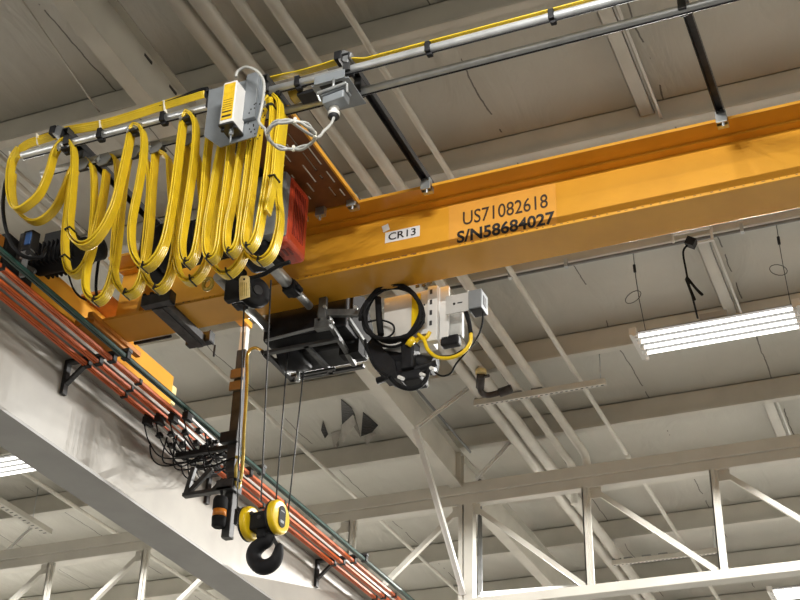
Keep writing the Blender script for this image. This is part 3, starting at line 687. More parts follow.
# cable carriers
def carrier(px_, py_, y, lab, grp, plate=True):
    RZ = RZ2 if plate else 6.245
    c = at(px_, py_, Y=y)
    t = thing('cable_carrier', (c.x, y, c.z-0.05), lab, 'cable carrier', grp)
    h = RZ-R_-c.z
    if plate: MB().prism([(c.x-0.055, y-0.034, c.z+0.0), (c.x-0.02, y-0.034, c.z-0.045), (c.x+0.03, y-0.034, c.z-0.04), (c.x+0.055, y-0.034, c.z+0.0), (c.x+0.03, y-0.034, c.z+0.035), (c.x-0.03, y-0.034, c.z+0.035)], (0, 0.006, 0)).build('side_plate', 'grey_steel', t)
    MB().bx(c.x-0.012, c.x+0.012, y-0.005, y+0.005, c.z-0.02, RZ).build('hanger', 'dark_steel', t)
    pr = []
    for k in range(9):
        a = math.pi*k/8; pr.append((c.x+(0.045 if plate else 0.024)*math.cos(a), y-0.03, c.z-0.005+(0.032 if plate else 0.018)*math.sin(a)))
    MB().prism(pr, (0, 0.06, 0)).build('saddle', 'dark_steel', t)
    MB().cyl((c.x-0.02, y-0.05, c.z-0.005), (c.x-0.02, y-0.036, c.z-0.005), 0.009, n=8).bar((c.x-0.02, y-0.042, c.z+0.02), (c.x-0.02, y-0.042, c.z-0.025), 0.006, 0.006, (0, 1, 0)).build('bolt', 'galv', t)
    for s in (-1, 1): MB().cyl((c.x+s*0.03, y-0.012, RZ-R_-0.005), (c.x+s*0.03, y+0.012, RZ-R_-0.005), 0.012, n=12).build('wheel', 'black', t)
g1, g2 = 'cable carriers on the upper rail', 'cable carriers on the lower rail'
for (px_, py_), k in zip(((67, 151), (135, 133), (188, 121), (272, 108)), ('under the leftmost front loop top', 'under the second front loop top', 'under the front loop top beside the control plate', 'right of the grey control plate at the bunched loops')):
    carrier(px_, py_, YF, 'steel cable carrier '+k, g1, False)
for (px_, py_), k in zip(((84, 167), (106, 162), (135, 155), (157, 150), (188, 143)), ('first from the left on the lower rail', 'second from the left on the lower rail', 'third from the left on the lower rail, behind a front loop', 'fourth from the left on the lower rail', 'fifth from the left on the lower rail, behind a front loop')):
    carrier(px_, py_, YR, 'grey plate cable carrier '+k, g2)

for r, pts, yy_ in ((0.009, ((106,250),(100,256),(97,272),(96,288),(97,297)), 5.50), (0.006, ((66,262),(69,276),(73,288),(79,296),(86,300)), 5.34)):
    MB().tube(smooth_path([at(x, y, Y=yy_) for x, y in pts], 5), r, 8).build('motor_cable', 'rubber', et)
# control plate with box
YP = Y1-0.10
t = thing('control_box', at(232, 148, Y=YP), 'white and yellow-labelled control box on a grey plate in front of the festoon rails', 'control box')
poly = [at(x, y, Y=YP) for x, y in ((209, 90), (228, 85), (263, 76), (262, 112), (256, 136), (220, 147), (204, 136), (207, 112))]
MB().prism(poly, (0, 0.006, 0)).build('mounting_plate', 'plate_grey', t)
c = at(246, 100, Y=YP)
MB().ob(c+V(0.04, -0.012, 0.0), V(0.035, 0, 0), V(0, 0.014, 0), V(0, 0, 0.15)).build('cover_strip', 'plate_grey', t, 0.004)
fa, fb = at(223, 84, Y=YP-0.115), at(233, 118, Y=YP-0.115)
x0, x1 = at(223, 90, Y=YP-0.115).x, at(236, 90, Y=YP-0.115).x; zt, zb_ = fa.z+0.005, at(224, 123, Y=YP-0.115).z
MB().bx(x0, x1, YP-0.115, YP-0.004, zb_, zt).build('box', 'white', t, 0.006)
lb = MB().bx(x0+0.008, x1-0.006, YP-0.1175, YP-0.115, zb_+0.02, zt-0.015).build('warning_label', 'label_yellow', t)
b = MB()
for k, (h, hh) in enumerate(((0.035, 0.012), (0.065, 0.008), (0.085, 0.002), (0.10, 0.002), (0.115, 0.002), (0.13, 0.002), (0.145, 0.002))):
    b.bx(x0+0.013, x1-0.012, YP-0.1184, YP-0.1175, zb_+h, zb_+h+hh)
b.build('label_lines', 'ink', lb)
MB().bx(x0-0.004, x1+0.004, YP-0.118, YP-0.003, zb_-0.012, zb_).build('base_tray', 'dark_steel', t, 0.003)
b = MB(); cxm = (x0+x1)/2
b.cyl((cxm+0.01, YP-0.07, zb_-0.05), (cxm+0.01, YP-0.07, zb_-0.01), 0.012, n=10).cyl((cxm+0.01, YP-0.07, zb_-0.10), (cxm+0.01, YP-0.07, zb_-0.045), 0.005, n=8)
b.build('cable_gland', 'plate_grey', t)
for q in (-0.03, 0.04): MB().cyl((cxm+q, YP-0.09, zb_-0.03), (cxm+q, YP-0.09, zb_-0.01), 0.009, n=8).build('blanking_plug', 'black', t)
b = MB()
for k in range(22):
    hx, hz = random.uniform(0.11, 0.20), random.uniform(-0.36, -0.1)
    b.bx(x0+hx, x0+hx+0.006, YP-0.0275 if hx < 0.01 else YP-0.028, YP-0.0255, zt+hz, zt+hz+0.008)
for k in range(4): b.bx(x0-0.075+k*0.022, x0-0.067+k*0.022, YP-0.002, YP, zt-0.05, zt-0.042)
b.build('hole_row', 'black', t)
# grey cable from the box to the coil and the socket
so = at(334, 112, Y=Y1-0.02)
t = thing('coiled_cable', at(291, 150, Y=Y1-0.22), 'light grey cable coiled in a ring between the control box and the socket', 'cable')
K = [at(x, y, Y=YP-0.09) for x, y in ((236,77),(238,71),(247,67),(258,72),(264,83),(263,100),(260,115),(259,122),(265,129))]
cc = at(291, 136, Y=Y1-0.22); rr = 0.116
ring = []
for k in range(56):
    a = math.pi*1.02+2*math.pi*k/24; ring.append(cc+V(rr*math.cos(a)*(1+0.02*math.sin(k)), rr*0.92*math.sin(a), 0.006*math.sin(k*1.7)+0.008*(k//24)))
K2 = [at(x, y, Y=Y1-0.03-0.12*(334-x)/19) for x, y in ((315,137),(324,131),(331,124),(334,117))]
MB().tube(smooth_path(K, 5), 0.0075, 8).tube(smooth_path([K[-1]]+ring, 3), 0.0075, 8).tube(smooth_path([ring[-1]]+K2, 5), 0.0075, 8).build('cable', 'grey_cable', t)
for k in (2, 8, 13, 19):
    MB().ob(ring[k]+V(0, 0, 0.004), V(0.006, 0, 0), V(0, 0.006, 0), V(0, 0, 0.016)).build('cable_tie', 'tie_white', t)
# socket on its bracket plate between the rails
pl = [at(x, y, Z=6.215) for x, y in ((298, 97), (355, 80), (365, 92), (308, 112))]
t = thing('power_socket', at(335, 108, Y=Y1), 'grey plug socket hanging from a plate under the festoon rails', 'socket')
xs0, xs1 = at(322, 90, Z=6.21).x, at(360, 88, Z=6.21).x
MB().bx(xs0-0.02, xs1, Y1-0.03, Y2+0.05, 6.17, 6.178).bx(xs0-0.0, xs1-0.02, Y1-0.04, Y1-0.032, 6.17, 6.225).build('bracket_plate', 'plate_grey', t, 0.002)
MB().bx(xs0-0.13, xs0-0.03, Y1+0.02, Y2-0.04, 6.185, 6.21).bx(xs0+0.02, xs1-0.04, Y1-0.02, Y1+0.1, 6.165, 6.2).build('rail_shoe', 'black', t, 0.006)
hs = at(336, 101, Y=Y1-0.04)
MB().ob(hs, V(0.058, 0, 0.008), V(0, 0.038, 0), V(0, 0, 0.024)).ob(hs+V(0, -0.003, 0.035), V(0.066, 0, 0.01), V(0, 0.042, 0), V(0, 0, 0.008)).build('housing', 'plate_grey', t, 0.006)
MB().bar(hs+V(-0.08, -0.055, 0.03), hs+V(0.08, -0.055, 0.05), 0.012, 0.014).bar(hs+V(-0.082, -0.05, 0.03), hs+V(-0.07, -0.03, -0.01), 0.01, 0.01).bar(hs+V(0.082, -0.05, 0.05), hs+V(0.075, -0.03, 0.01), 0.01, 0.01).build('latch_lever', 'galv', t, 0.003)
MB().lathe(so+V(0, -0.0, 0.035), V(0, 0, -1), [(0, 0.022), (0.015, 0.026), (0.03, 0.015), (0.04, 0.03), (0.058, 0.03), (0.06, 0.016)], 16).build('cable_gland', 'white', t)
MB().lathe(so+V(0, 0, -0.022), V(0, 0, -1), [(0, 0.028), (0.012, 0.030), (0.026, 0.018), (0.03, 0.01)], 16).build('strain_nut', 'black', t)
MB().cyl(hs+V(-0.01, -0.02, 0.06), hs+V(-0.01, -0.02, 0.13), 0.007, n=8).build('bolt', 'galv', t)
# small amber hose coupling left of the socket
cb = at(296, 93, Y=(Y1+Y2)/2)
t = thing('brass_clamp', cb-V(0, 0, 0.05), 'small brass coloured clamp between the festoon rails', 'clamp')
MB().ob(cb, V(0.035, 0, 0.012), V(0, 0.03, 0), V(-0.018, 0, 0.045)).build('block', 'brass', t, 0.01)
MB().bx(cb.x-0.05, cb.x+0.05, cb.y-0.02, cb.y+0.02, cb.z+0.04, cb.z+0.05).build('strap', 'dark_steel', t)
# slotted brown plate
t = thing('slotted_plate', (-3.0, 5.5, 6.275), 'rust brown slotted plate between festoon and girder', 'plate')
xa, xb_ = -3.24, -2.835; ya, yb = Y2+0.03, 5.868
rows = {xa+0.10: [(5.1, 5.22), (5.45, 5.66)], xa+0.16: [(5.30, 5.42), (5.50, 5.54), (5.72, 5.76)], xa+0.21: [(5.02, 5.05), (5.22, 5.40), (5.60, 5.70)], xa+0.26: [(5.05, 5.20), (5.24, 5.28), (5.44, 5.62)],
        xa+0.31: [(5.16, 5.30), (5.34, 5.52), (5.56, 5.60), (5.68, 5.78)], xa+0.36: [(5.30, 5.48), (5.54, 5.66), (5.72, 5.80)]}
b = MB(); cur = xa
for x in sorted(rows):
    b.bx(cur, x-0.006, ya, yb, 6.268, 6.276); yc = ya
    for (u, v) in rows[x]:
        u = max(u, yc+0.01); b.bx(x-0.006, x+0.006, yc, u, 6.268, 6.276); yc = v
    b.bx(x-0.006, x+0.006, yc, yb, 6.268, 6.276); cur = x+0.006
b.bx(cur, xb_, ya, yb, 6.268, 6.276)
b.build('plate', 'brown_plate', t)
MB().bx(xa-0.02, xa, ya, yb, 6.24, 6.28).bx(xa-0.02, xa+0.03, ya, yb, 6.262, 6.268).build('edge_angle', 'dark_steel', t)
MB().bx(xb_, xb_+0.012, ya, yb, 6.25, 6.28).build('edge_strip', 'orange', t)
c = at(317, 206, Z=6.25)
MB().bx(c.x-0.03, c.x+0.03, 5.84, 5.872, 6.21, 6.27).cyl((c.x, 5.85, 6.18), (c.x, 5.85, 6.29), 0.009, n=8).build('beam_clamp', 'galv', t, 0.003)

# ================================================================== hoist trolley
h = thing('hoist_trolley', (-3.2, 6.07, 5.5), 'dark hoist trolley with red motor hugging the girder under the cables', 'hoist')
YH = 5.60
# near side: drum, gearbox, motor
b = MB().lathe(V(-3.93, 5.56, 5.99), V(1, 0, 0), [(0, 0.06), (0.02, 0.15), (0.05, 0.15), (0.06, 0.125), (0.60, 0.125), (0.61, 0.15), (0.64, 0.15), (0.66, 0.06)], 28)
for k in range(20): b.lathe(V(-3.86+k*0.026, 5.56, 5.99), V(1, 0, 0), [(0, 0.123), (0.007, 0.131), (0.014, 0.123)], 24)
b.build('rope_drum', 'hoist_black', h)
MB().bx(-4.02, -3.93, 5.46, 5.72, 5.83, 6.16).build('drum_frame', 'hoist_black', h, 0.012); MB().bx(-3.27, -3.22, 5.44, 5.74, 5.79, 6.19).build('drum_frame', 'hoist_black', h, 0.012)
MB().bx(-3.93, -3.3, 5.70, 5.78, 6.06, 6.14).build('cross_member', 'dark_steel', h, 0.006)
# red motor with grey cover
rx0, rx1 = -3.165, -3.05
ry0, ry1 = 5.46, 5.70
rz0, rz1 = at(283, 242, Y=5.46).z, 6.24
MB().bx(rx0, rx1, ry0, ry1, rz0, rz1).build('motor_casing', 'red', h, 0.03)
b = MB()
for k in range(7): b.bx(rx1-0.002, rx1+0.004, ry0+0.05+k*0.02, ry0+0.056+k*0.02, rz0+0.08, rz1-0.06)
for k in range(3): b.bx(rx0+0.02+k*0.03, rx0+0.035+k*0.03, ry0+0.06, ry0+0.13, rz0-0.003, rz0+0.002)
b.build('cooling_slots', 'dark_red', h)
MB().bx(rx0-0.13, rx1-0.012, ry0-0.05, ry0+0.03, rz0+0.035, rz1).build('motor_cover', 'plate_grey', h, 0.02)
MB().bx(rx0-0.22, rx0-0.01, ry0-0.02, ry1, rz0-0.01, rz1-0.04).build('gearbox', 'hoist_black', h, 0.03)
MB().bx(rx0-0.20, rx0-0.10, ry0-0.024, ry0-0.02, rz1-0.16, rz1-0.07).build('rating_plate', 'sticker', h)
# sheave below the drum
sv = at(258, 292, Y=5.60)
MB().lathe(sv+V(-0.02, 0.0, 0), V(0.85, -0.52, 0), [(-0.03, 0.03), (-0.028, 0.085), (-0.012, 0.092), (0.0, 0.08), (0.012, 0.092), (0.028, 0.085), (0.03, 0.03)], 28).build('rope_sheave', 'hoist_black', h)
MB().lathe(sv+V(-0.02, 0.0, 0)+V(0.85, -0.52, 0)*0.028, V(0.85, -0.52, 0), [(0, 0.03), (0.012, 0.028)], 20).build('sheave_hub', 'dark_steel', h)
MB().tube(smooth_path([at(x, y, Y=5.46) for x, y in ((216,268),(228,276),(242,279),(262,275),(278,266),(290,262))], 5), 0.012, 8).build('cable_run', 'rubber', h)
bk = at(237, 288, Y=5.66)
MB().bx(bk.x-0.06, bk.x+0.05, 5.62, 5.68, bk.z-0.09, bk.z+0.11).build('sheave_bracket', 'hoist_black', h, 0.012)
# rods along Y under the girder
def rod(a, b_, z, r, m='chrome'):
    p, q = at(*a, Z=z), at(*b_, Z=z); x = (p.x+q.x)/2
    MB().cyl((x, p.y, z), (x, q.y, z), r, n=18).build('tie_rod', m, h); return x, p.y, q.y
xA, yA0, yA1 = rod((220, 276), (266, 330), 5.77, 0.028)
xB, yB0, yB1 = rod((262, 256), (293, 288), 5.79, 0.036)
xB2, yb0, yb1 = rod((288, 284), (311, 306), 5.79, 0.024)
def knuckle(x, y, z, s=0.05):
    MB().bx(x-s, x+s, y-s*1.1, y+s*1.1, z-s, z+s*0.7).cyl((x+s, y-s*0.4, z-s*0.3), (x+s+0.02, y-s*0.4, z-s*0.3), 0.016, n=10).cyl((x+s, y+s*0.5, z-s*0.3), (x+s+0.02, y+s*0.5, z-s*0.3), 0.016, n=10).cyl((x, y-s*1.3, z), (x, y+s*1.3, z), s*1.05, n=16).build('rod_clamp', 'hoist_black', h, 0.006)
p = at(240, 302, Z=5.76); knuckle(xA, p.y, 5.76, 0.036)
p = at(291, 288, Z=5.78); knuckle(xB2, p.y, 5.78, 0.040)
# far side: counterweight frame and black casing
Yc = 6.30
cz0, cz1 = 5.62, 5.93
cx0, cx1 = -3.62, at(352, 310, Y=6.32).x
MB().bx(cx0+0.02, cx1, Yc-0.06, Yc+0.24, cz0+0.06, cz1+0.05).build('counterweight_case', 'hoist_black', h, 0.015)
b = MB()
zf = cz0
for y in (Yc-0.02, Yc+0.33): b.bar((cx0+0.02, y, zf), (cx1-0.05, y, zf), 0.03, 0.02)
for x in (cx0+0.03, cx0+0.30): b.bar((x, Yc-0.03, zf), (x, Yc+0.345, zf), 0.03, 0.02)
b.bar((cx0+0.05, Yc+0.28, zf-0.01), (cx0+0.35, Yc+0.28, zf-0.01), 0.02, 0.015)
b.build('frame', 'dark_steel', h)
MB().bx(cx0+0.06, cx1-0.02, Yc+0.10, Yc+0.34, zf+0.03, zf+0.20).build('trolley_drive', 'black', h, 0.02)
MB().lathe(V(cx0+0.04, Yc+0.16, zf+0.08), V(1, 0, 0), [(0, 0.05), (0.02, 0.12), (0.16, 0.12), (0.17, 0.08)], 24).build('drive_wheel_cover', 'hoist_black', h)
# silver cross clamp at the rod end
cl = at(327, 318, Y=6.18)
MB().bar(cl+V(-0.06, 0, 0.045), cl+V(0.21, 0.02, 0.0), 0.03, 0.045, (0, 0, 1)).ob(cl+V(-0.02, -0.02, 0.06), V(0.025, 0, 0), V(0, 0.015, 0), V(0, 0, 0.07)).ob(cl+V(-0.01, -0.02, -0.05), V(0.05, 0, 0), V(0, 0.025, 0), V(0, 0, 0.035)).bar(cl+V(0.02, 0, -0.04), cl+V(0.02, 0.36, -0.13), 0.03, 0.03).bar(cl+V(0.14, 0, -0.03), cl+V(0.16, 0.32, -0.11), 0.018, 0.025).build('cross_clamp', 'clamp_steel', h, 0.004)
for dx, dz in ((0.0, 0.055), (0.2, 0.01), (-0.03, -0.03), (0.03, -0.03), (0.05, -0.055)): MB().cyl(cl+V(dx, -0.045, dz), cl+V(dx, -0.02, dz), 0.011, n=6).build('clamp_bolt', 'chrome', h)
MB().bar(cl+V(-0.40, 0.0, -0.075), cl+V(0.0, 0.0, -0.05), 0.012, 0.014).build('link_bar', 'grey_steel', h)
# black fin plates right of the case
b = MB()
for k in range(3):
    x = at(343, 320, Y=Yc+0.05).x+k*0.035; b.prism([(x, Yc+0.0, 5.72), (x, Yc+0.0, 5.97-0.02*k), (x, Yc+0.16, 6.0), (x, Yc+0.30, 5.86), (x, Yc+0.3, 5.66)], (0.016, 0, 0))
b.bx(at(343, 320, Y=Yc+0.15).x, at(362, 320, Y=Yc+0.15).x, Yc+0.12, Yc+0.2, 5.60, 5.76)
b.build('cooling_fins', 'rubber', h)
rd = at(351, 354, Y=6.6); MB().cyl(rd, rd+V(0.03, -0.02, 0), 0.03, n=12).build('red_cap', 'red', h)
# electrical panel on the right
YE = 6.28
pA = at(384, 300, Y=YE); pB = at(432, 343, Y=YE)
ex0, ex1 = pA.x, at(431, 300, Y=YE).x
ez0, ez1 = at(400, 346, Y=YE).z, at(400, 290, Y=YE).z+0.02
MB().bx(ex0-0.0, ex1, YE, YE+0.12, ez0, 5.842).build('electrical_panel', 'offwhite', h, 0.006)
b = MB().bx(ex1-0.01, ex1+0.05, YE-0.03, YE+0.02, ez0-0.02, 5.842).bx(ex1+0.055, ex1+0.11, YE+0.0, YE+0.02, ez0-0.005, 5.842)
b.bx(ex1-0.10, ex1+0.02, YE-0.035, YE-0.03, ez1-0.015, ez1+0.035).bx(ex1-0.10, ex1, YE-0.035, YE-0.03, ez0+0.03, ez0+0.06)
b.build('strut_frame', 'white', h, 0.003)
b = MB()
for k in range(5): b.bx(ex1+0.005, ex1+0.02, YE-0.032, YE-0.029, ez0+0.08+k*0.07, ez0+0.11+k*0.07)
for k in range(3): b.bx(ex1-0.045, ex1-0.036, YE-0.002, YE+0.001, ez0+0.12+k*0.06, ez0+0.13+k*0.06)
for k in range(2): b.bx(ex1-0.085+k*0.04, ex1-0.06+k*0.04, YE-0.034, YE-0.03, ez1-0.05, ez1-0.03)
b.build('slot_row', 'dark_steel', h)
sx0, sx1 = at(446, 305, Y=YE-0.04).x, at(468, 302, Y=YE-0.04).x
sz0, sz1 = at(446, 315, Y=YE-0.04).z, at(446, 297, Y=YE-0.04).z
MB().bx(sx0, sx1, YE-0.045, YE-0.04, sz0, sz1).bx(sx1, sx1+0.006, YE-0.05, YE-0.01, sz0-0.005, sz1+0.01).build('sensor_plate', 'plate_light', h)
MB().cyl(((sx0+sx1)/2-0.015, YE-0.047, (sz0+sz1)/2), ((sx0+sx1)/2-0.015, YE-0.044, (sz0+sz1)/2), 0.008, n=10).bx((sx0+sx1)/2+0.005, (sx0+sx1)/2+0.035, YE-0.047, YE-0.045, (sz0+sz1)/2-0.002, (sz0+sz1)/2+0.004).build('hole', 'black', h)
MB().bx(sx1+0.008, sx1+0.088, YE-0.06, YE+0.05, sz0+0.0, sz1+0.0).build('sensor_box', 'plate_grey', h, 0.004)
MB().bx(sx1+0.0885, sx1+0.090, YE-0.03, YE+0.02, sz0+0.03, sz1-0.03).bx(sx1+0.015, sx1+0.083, YE-0.05, YE+0.04, sz0-0.002, sz0+0.001).build('sensor_window', 'black', h)
c = at(453, 325, Y=YE+0.05)
MB().bx(c.x-0.07, c.x+0.06, YE+0.03, YE+0.08, c.z-0.09, c.z+0.08).build('clear_cover', 'grey_cable', h, 0.01)
MB().bx(c.x-0.06, c.x+0.05, YE+0.0, YE+0.06, c.z-0.15, c.z-0.09).build('motor_foot', 'hoist_black', h, 0.01)
# yellow handle / label
ya0, ya1 = at(412, 298, Y=YE-0.01), at(420, 330, Y=YE-0.01)
MB().bx(ya0.x, ya1.x, YE-0.016, YE-0.001, ya1.z, ya0.z+0.02).build('yellow_strap', 'yellow_paint', h, 0.004)
# lower black motors
lm = at(408, 372, Y=YE)
MB().bx(lm.x-0.03, lm.x+0.05, YE-0.05, YE+0.06, lm.z, lm.z+0.2).bx(lm.x-0.14, lm.x+0.02, YE+0.0, YE+0.14, lm.z-0.01, lm.z+0.12).bx(lm.x-0.04, lm.x+0.08, YE-0.02, YE+0.12, lm.z-0.06, lm.z+0.0).build('brake_unit', 'hoist_black', h, 0.012)
MB().cyl(at(385, 360, Y=YE+0.05), at(435, 366, Y=YE+0.05), 0.055, n=18).cyl(at(377, 381, Y=YE), at(437, 363, Y=YE), 0.020, n=12).build('drive_shaft', 'hoist_black', h)
MB().prism([at(x, y, Y=YE-0.02) for x, y in ((366,345),(372,365),(384,380),(398,378),(394,360),(380,345),(374,335))], (0, 0.08, 0)).build('drive_bracket', 'black', h)
for x, y in ((399, 377), (421, 374), (431, 368)):
    c = at(x, y, Y=YE-0.10); MB().cyl(c, c+V(0.0, 0.06, 0.02), 0.011, n=8).build('bolt_head', 'white', h)
MB().cyl(at(408, 346, Y=YE-0.05), at(414, 338, Y=YE-0.05), 0.022, n=10).build('yellow_gland', 'yellow_paint', h)
# black coil of cable
t = thing('coiled_cable', at(393, 345, Y=YE-0.08), 'thick black cable coiled on the front of the white electrical panel', 'cable')
cc = at(393, 316, Y=YE-0.07)
ux = (at(423, 311, Y=YE-0.07)-cc); uy = (at(391, 288, Y=YE-0.07)-cc)
P = []
for k in range(90):
    a = 2*math.pi*k/26+0.6; P.append(cc+ux*math.cos(a)*(0.96+0.06*math.sin(k*0.37))+uy*math.sin(a)*(0.94+0.07*math.cos(k*0.23))+V(0, -0.012*(k//26)+0.01*math.sin(k*0.9), 0))
MB().tube(P, 0.0105, 8).build('coil', 'rubber', t)
P = [at(x, y, Y=YE-0.05) for x, y in ((367,330),(378,343),(392,347),(405,342),(414,330))]
MB().tube(smooth_path(P, 6), 0.009, 8).tube(smooth_path([at(x, y, Y=YE-0.04) for x, y in ((368,322),(380,320),(392,324),(394,331),(388,337),(376,338))], 6), 0.006, 8).tube(smooth_path([at(x, y, Y=YE-0.06) for x, y in ((365,340),(368,352),(376,368),(390,377))], 5), 0.009, 8).build('loose_strand', 'rubber', t)
MB().tube([at(x, y, Y=YE-0.05) for x, y in ((378, 298), (379, 318), (381, 335))], 0.02, 8).build('cable_trunk', 'rubber', t)
t = thing('loop_cable', at(410, 390, Y=YE-0.04), 'thick black cable drooping in a U below the electrical panel', 'cable')
MB().tube(smooth_path([at(x, y, Y=YE-0.04) for x, y in ((390,377),(396,384),(407,388.5),(418,387),(426,379),(429,366))], 6), 0.014, 8).build('cable', 'rubber', t)
t = thing('sensor_cable', at(445, 375, Y=YE-0.05), 'thin black cable hanging from the grey sensor box in a loop', 'cable')
MB().tube(smooth_path([at(x, y, Y=YE-0.02) for x, y in ((483,312),(482,325),(477,338),(468,350),(456,364),(451,373),(443,376),(436,373),(434,367))], 5), 0.0055, 8).build('cable', 'rubber', t)
t = thing('yellow_cable', at(440, 358, Y=YE-0.05), 'yellow cable sweeping under the electrical panel', 'cable')
MB().tube(smooth_path([at(x, y, Y=YE-0.05) for x, y in ((418,334),(424,340),(428,350),(437,357),(450,358),(462,353),(470,343),(471,333))], 6), 0.011, 8).tube(smooth_path([at(x, y, Y=YE-0.03) for x, y in ((430,332),(426,338),(420,338),(415,342))], 5), 0.012, 8).build('cable', 'yellow_paint', t)
MB().tube(smooth_path([at(x, y, Y=YE-0.04) for x, y in ((440,357),(452,356),(464,350))], 5), 0.009, 8).tube([at(466, 312, Y=YE), at(469, 322, Y=YE-0.02), at(471, 334, Y=YE-0.05)], 0.013, 8).build('black_sheath', 'rubber', t)
# tag
tg = at(243, 278, Y=5.42)
t = thing('warning_tag', at(244, 298, Y=5.42), 'tan paper tag hanging in front of the hoist sheave', 'tag')
poly = [at(x, y, Y=5.42) for x, y in ((239, 279), (241, 276), (247, 275.5), (249, 277), (249.5, 297), (239.5, 300))]
MB().prism(poly, (0.002, 0.003, 0)).build('card', 'tag', t)
b = MB()
for k in range(4):
    p, q = at(241+k*1.8, 282+k*.2, Y=5.4195), at(241+k*1.8, 296, Y=5.4195); b.bar(p, q, 0.003, 0.0012, (0, 1, 0))
b.build('print_lines', 'brass', t)
c = at(244, 279, Y=5.417); MB().cyl(c, c+V(0, 0.004, 0), 0.006, n=10).build('eyelet', 'black', t)
# round cable offcut below loops
c = at(208, 284, Y=5.5)
pts = [c+V(0.028*math.cos(a), 0, 0.036*math.sin(a)) for a in [i*2*math.pi/20 for i in range(20)]]
t = thing('cable_hoop', c-V(0, 0, 0.05), 'small ring of yellow tape hanging beside the tag', 'hoop')
MB().tube(pts, 0.011, 8, True).build('ring', 'brass', t)
# trolley stop under the girder at left
t = thing('end_stop', (-4.07, 6.07, 5.80), 'dark grey steel stop bar clamped under the left part of the girder', 'end stop')
p, q = at(160, 305, Z=5.82), at(203, 345, Z=5.82); x = (p.x+q.x)/2
MB().bx(x-0.055, x+0.055, 5.85, 6.34, 5.795, 5.803).bx(x-0.055, x-0.047, 5.85, 6.34, 5.803, 5.843).bx(x+0.047, x+0.055, 5.85, 6.34, 5.803, 5.843).bx(x-0.02, x+0.02, 5.85, 6.34, 5.79, 5.796).build('bar', 'dark_steel', t)
for y, w_ in ((5.83, 0.10), (6.33, 0.085)):
    MB().bx(x-w_, x+w_, y-0.03, y+0.02, 5.80, 5.812).bx(x-w_, x+w_, y-0.035, y-0.025, 5.80, 5.87).bx(x+w_-0.01, x+w_, y-0.03, y+0.03, 5.80, 5.88).build('end_angle', 'dark_steel', t, 0.002)
MB().bx(x-0.10, x-0.02, 5.86, 5.92, 5.866, 5.89).bx(x-0.10, x-0.08, 5.80, 5.86, 5.83, 5.89).bx(x-0.05, x-0.03, 5.80, 5.86, 5.83, 5.89).build('clamp_lug', 'hoist_black', t, 0.003)
c = at(208, 361, Z=5.75); MB().cyl((x+0.09, 6.36, 5.72), (x+0.09, 6.36, 5.80), 0.007, n=8).build('bolt', 'dark_steel', t)
# dark pad strip below far flange edge at left
p, q = at(131, 342, Z=5.83), at(166, 334, Z=5.83)
tag(MB().bar((p.x, 6.225, 5.838), (q.x, 6.225, 5.838), 0.02, 0.016).cyl((q.x-0.05, 6.225, 5.838), (q.x+0.01, 6.225, 5.838), 0.011, n=10).build('cable_strip', 'black', bevel=0.004), 'short black strip under the back edge of the girder near the end truck', 'strip')

# ================================================================== mast with collectors and beacon
MYY = 6.9
mt, mb_ = at(243, 318, Y=MYY), at(226.5, 542, Y=MYY)
mx = (at(240, 400, Y=MYY).x+at(228, 520, Y=MYY).x)/2-0.006
t = thing('collector_mast', (mx, MYY, mb_.z), 'dark square mast hanging from the bridge beside the runway', 'mast')
MB().bx(mx-0.035, mx+0.03, MYY-0.03, MYY+0.03, at(228, 475, Y=MYY).z, at(241, 352, Y=MYY).z).build('upright', 'dark_steel', t, 0.004)
MB().bx(mx-0.018, mx+0.04, MYY-0.03, MYY+0.03, mb_.z+0.02, at(228, 475, Y=MYY).z).build('lower_tube', 'dark_steel', t, 0.004)
MB().bx(mx-0.03, mx+0.015, MYY-0.02, MYY+0.03, at(241, 352, Y=MYY).z, 6.25).build('hanger', 'white', t, 0.003)
MB().bx(mx-0.03, mx+0.03, MYY-0.4, MYY+0.03, 6.25, 6.29).bx(mx-0.03, mx+0.03, 6.27, MYY-0.4, 6.22, 6.25).build('outrigger', 'orange', t)
for yy_ in (373, 385):
    c = at(238, yy_, Y=MYY-0.04); MB().bx(mx-0.055, mx+0.04, MYY-0.05, MYY-0.032, c.z-0.036, c.z+0.03).build('splice_plate', 'tan_plate', t, 0.003)
ta = at(237, 440, Y=MYY)
MB().bx(xb[0]+0.10, mx+0.03, MYY+0.02, MYY+0.05, ta.z-0.040, ta.z-0.008).bx(mx-0.07, mx+0.05, MYY-0.075, MYY-0.035, ta.z-0.04, ta.z+0.035).build('collector_arm_tube', 'black', t, 0.004)
# beacon shelf and bracket triangle
bs = at(222, 494, Y=MYY)
MB().bx(mx-0.30, mx+0.05, MYY-0.08, MYY-0.03, bs.z-0.012, bs.z+0.012).bx(mx-0.06, mx+0.06, MYY-0.08, MYY+0.04, bs.z-0.01, bs.z+0.06).build('beacon_shelf', 'dark_steel', t, 0.003)
MB().bar((mx-0.29, MYY-0.05, bs.z), (mx-0.25, MYY-0.05, bs.z+0.19), 0.03, 0.03, (0, 1, 0)).bar((mx-0.27, MYY-0.05, bs.z+0.02), (mx-0.12, MYY-0.05, bs.z+0.16), 0.03, 0.025, (0, 1, 0)).build('shelf_brace', 'dark_steel', t, 0.003)
kc = at(239, 517, Y=MYY-0.04)
MB().ob(kc, V(0.025, 0, 0), V(0, 0.02, 0), V(0, 0, 0.05)).cyl(kc+V(0.0, -0.03, 0.05), kc+V(0.045, -0.03, -0.01), 0.012, n=10).build('limit_switch', 'black', t, 0.004)
bc = at(219.5, 514, Y=MYY-0.06)
t = thing('warning_beacon', (bc.x, MYY-0.06, bc.z-0.10), 'black warning beacon with an amber band hanging beside the mast', 'beacon')
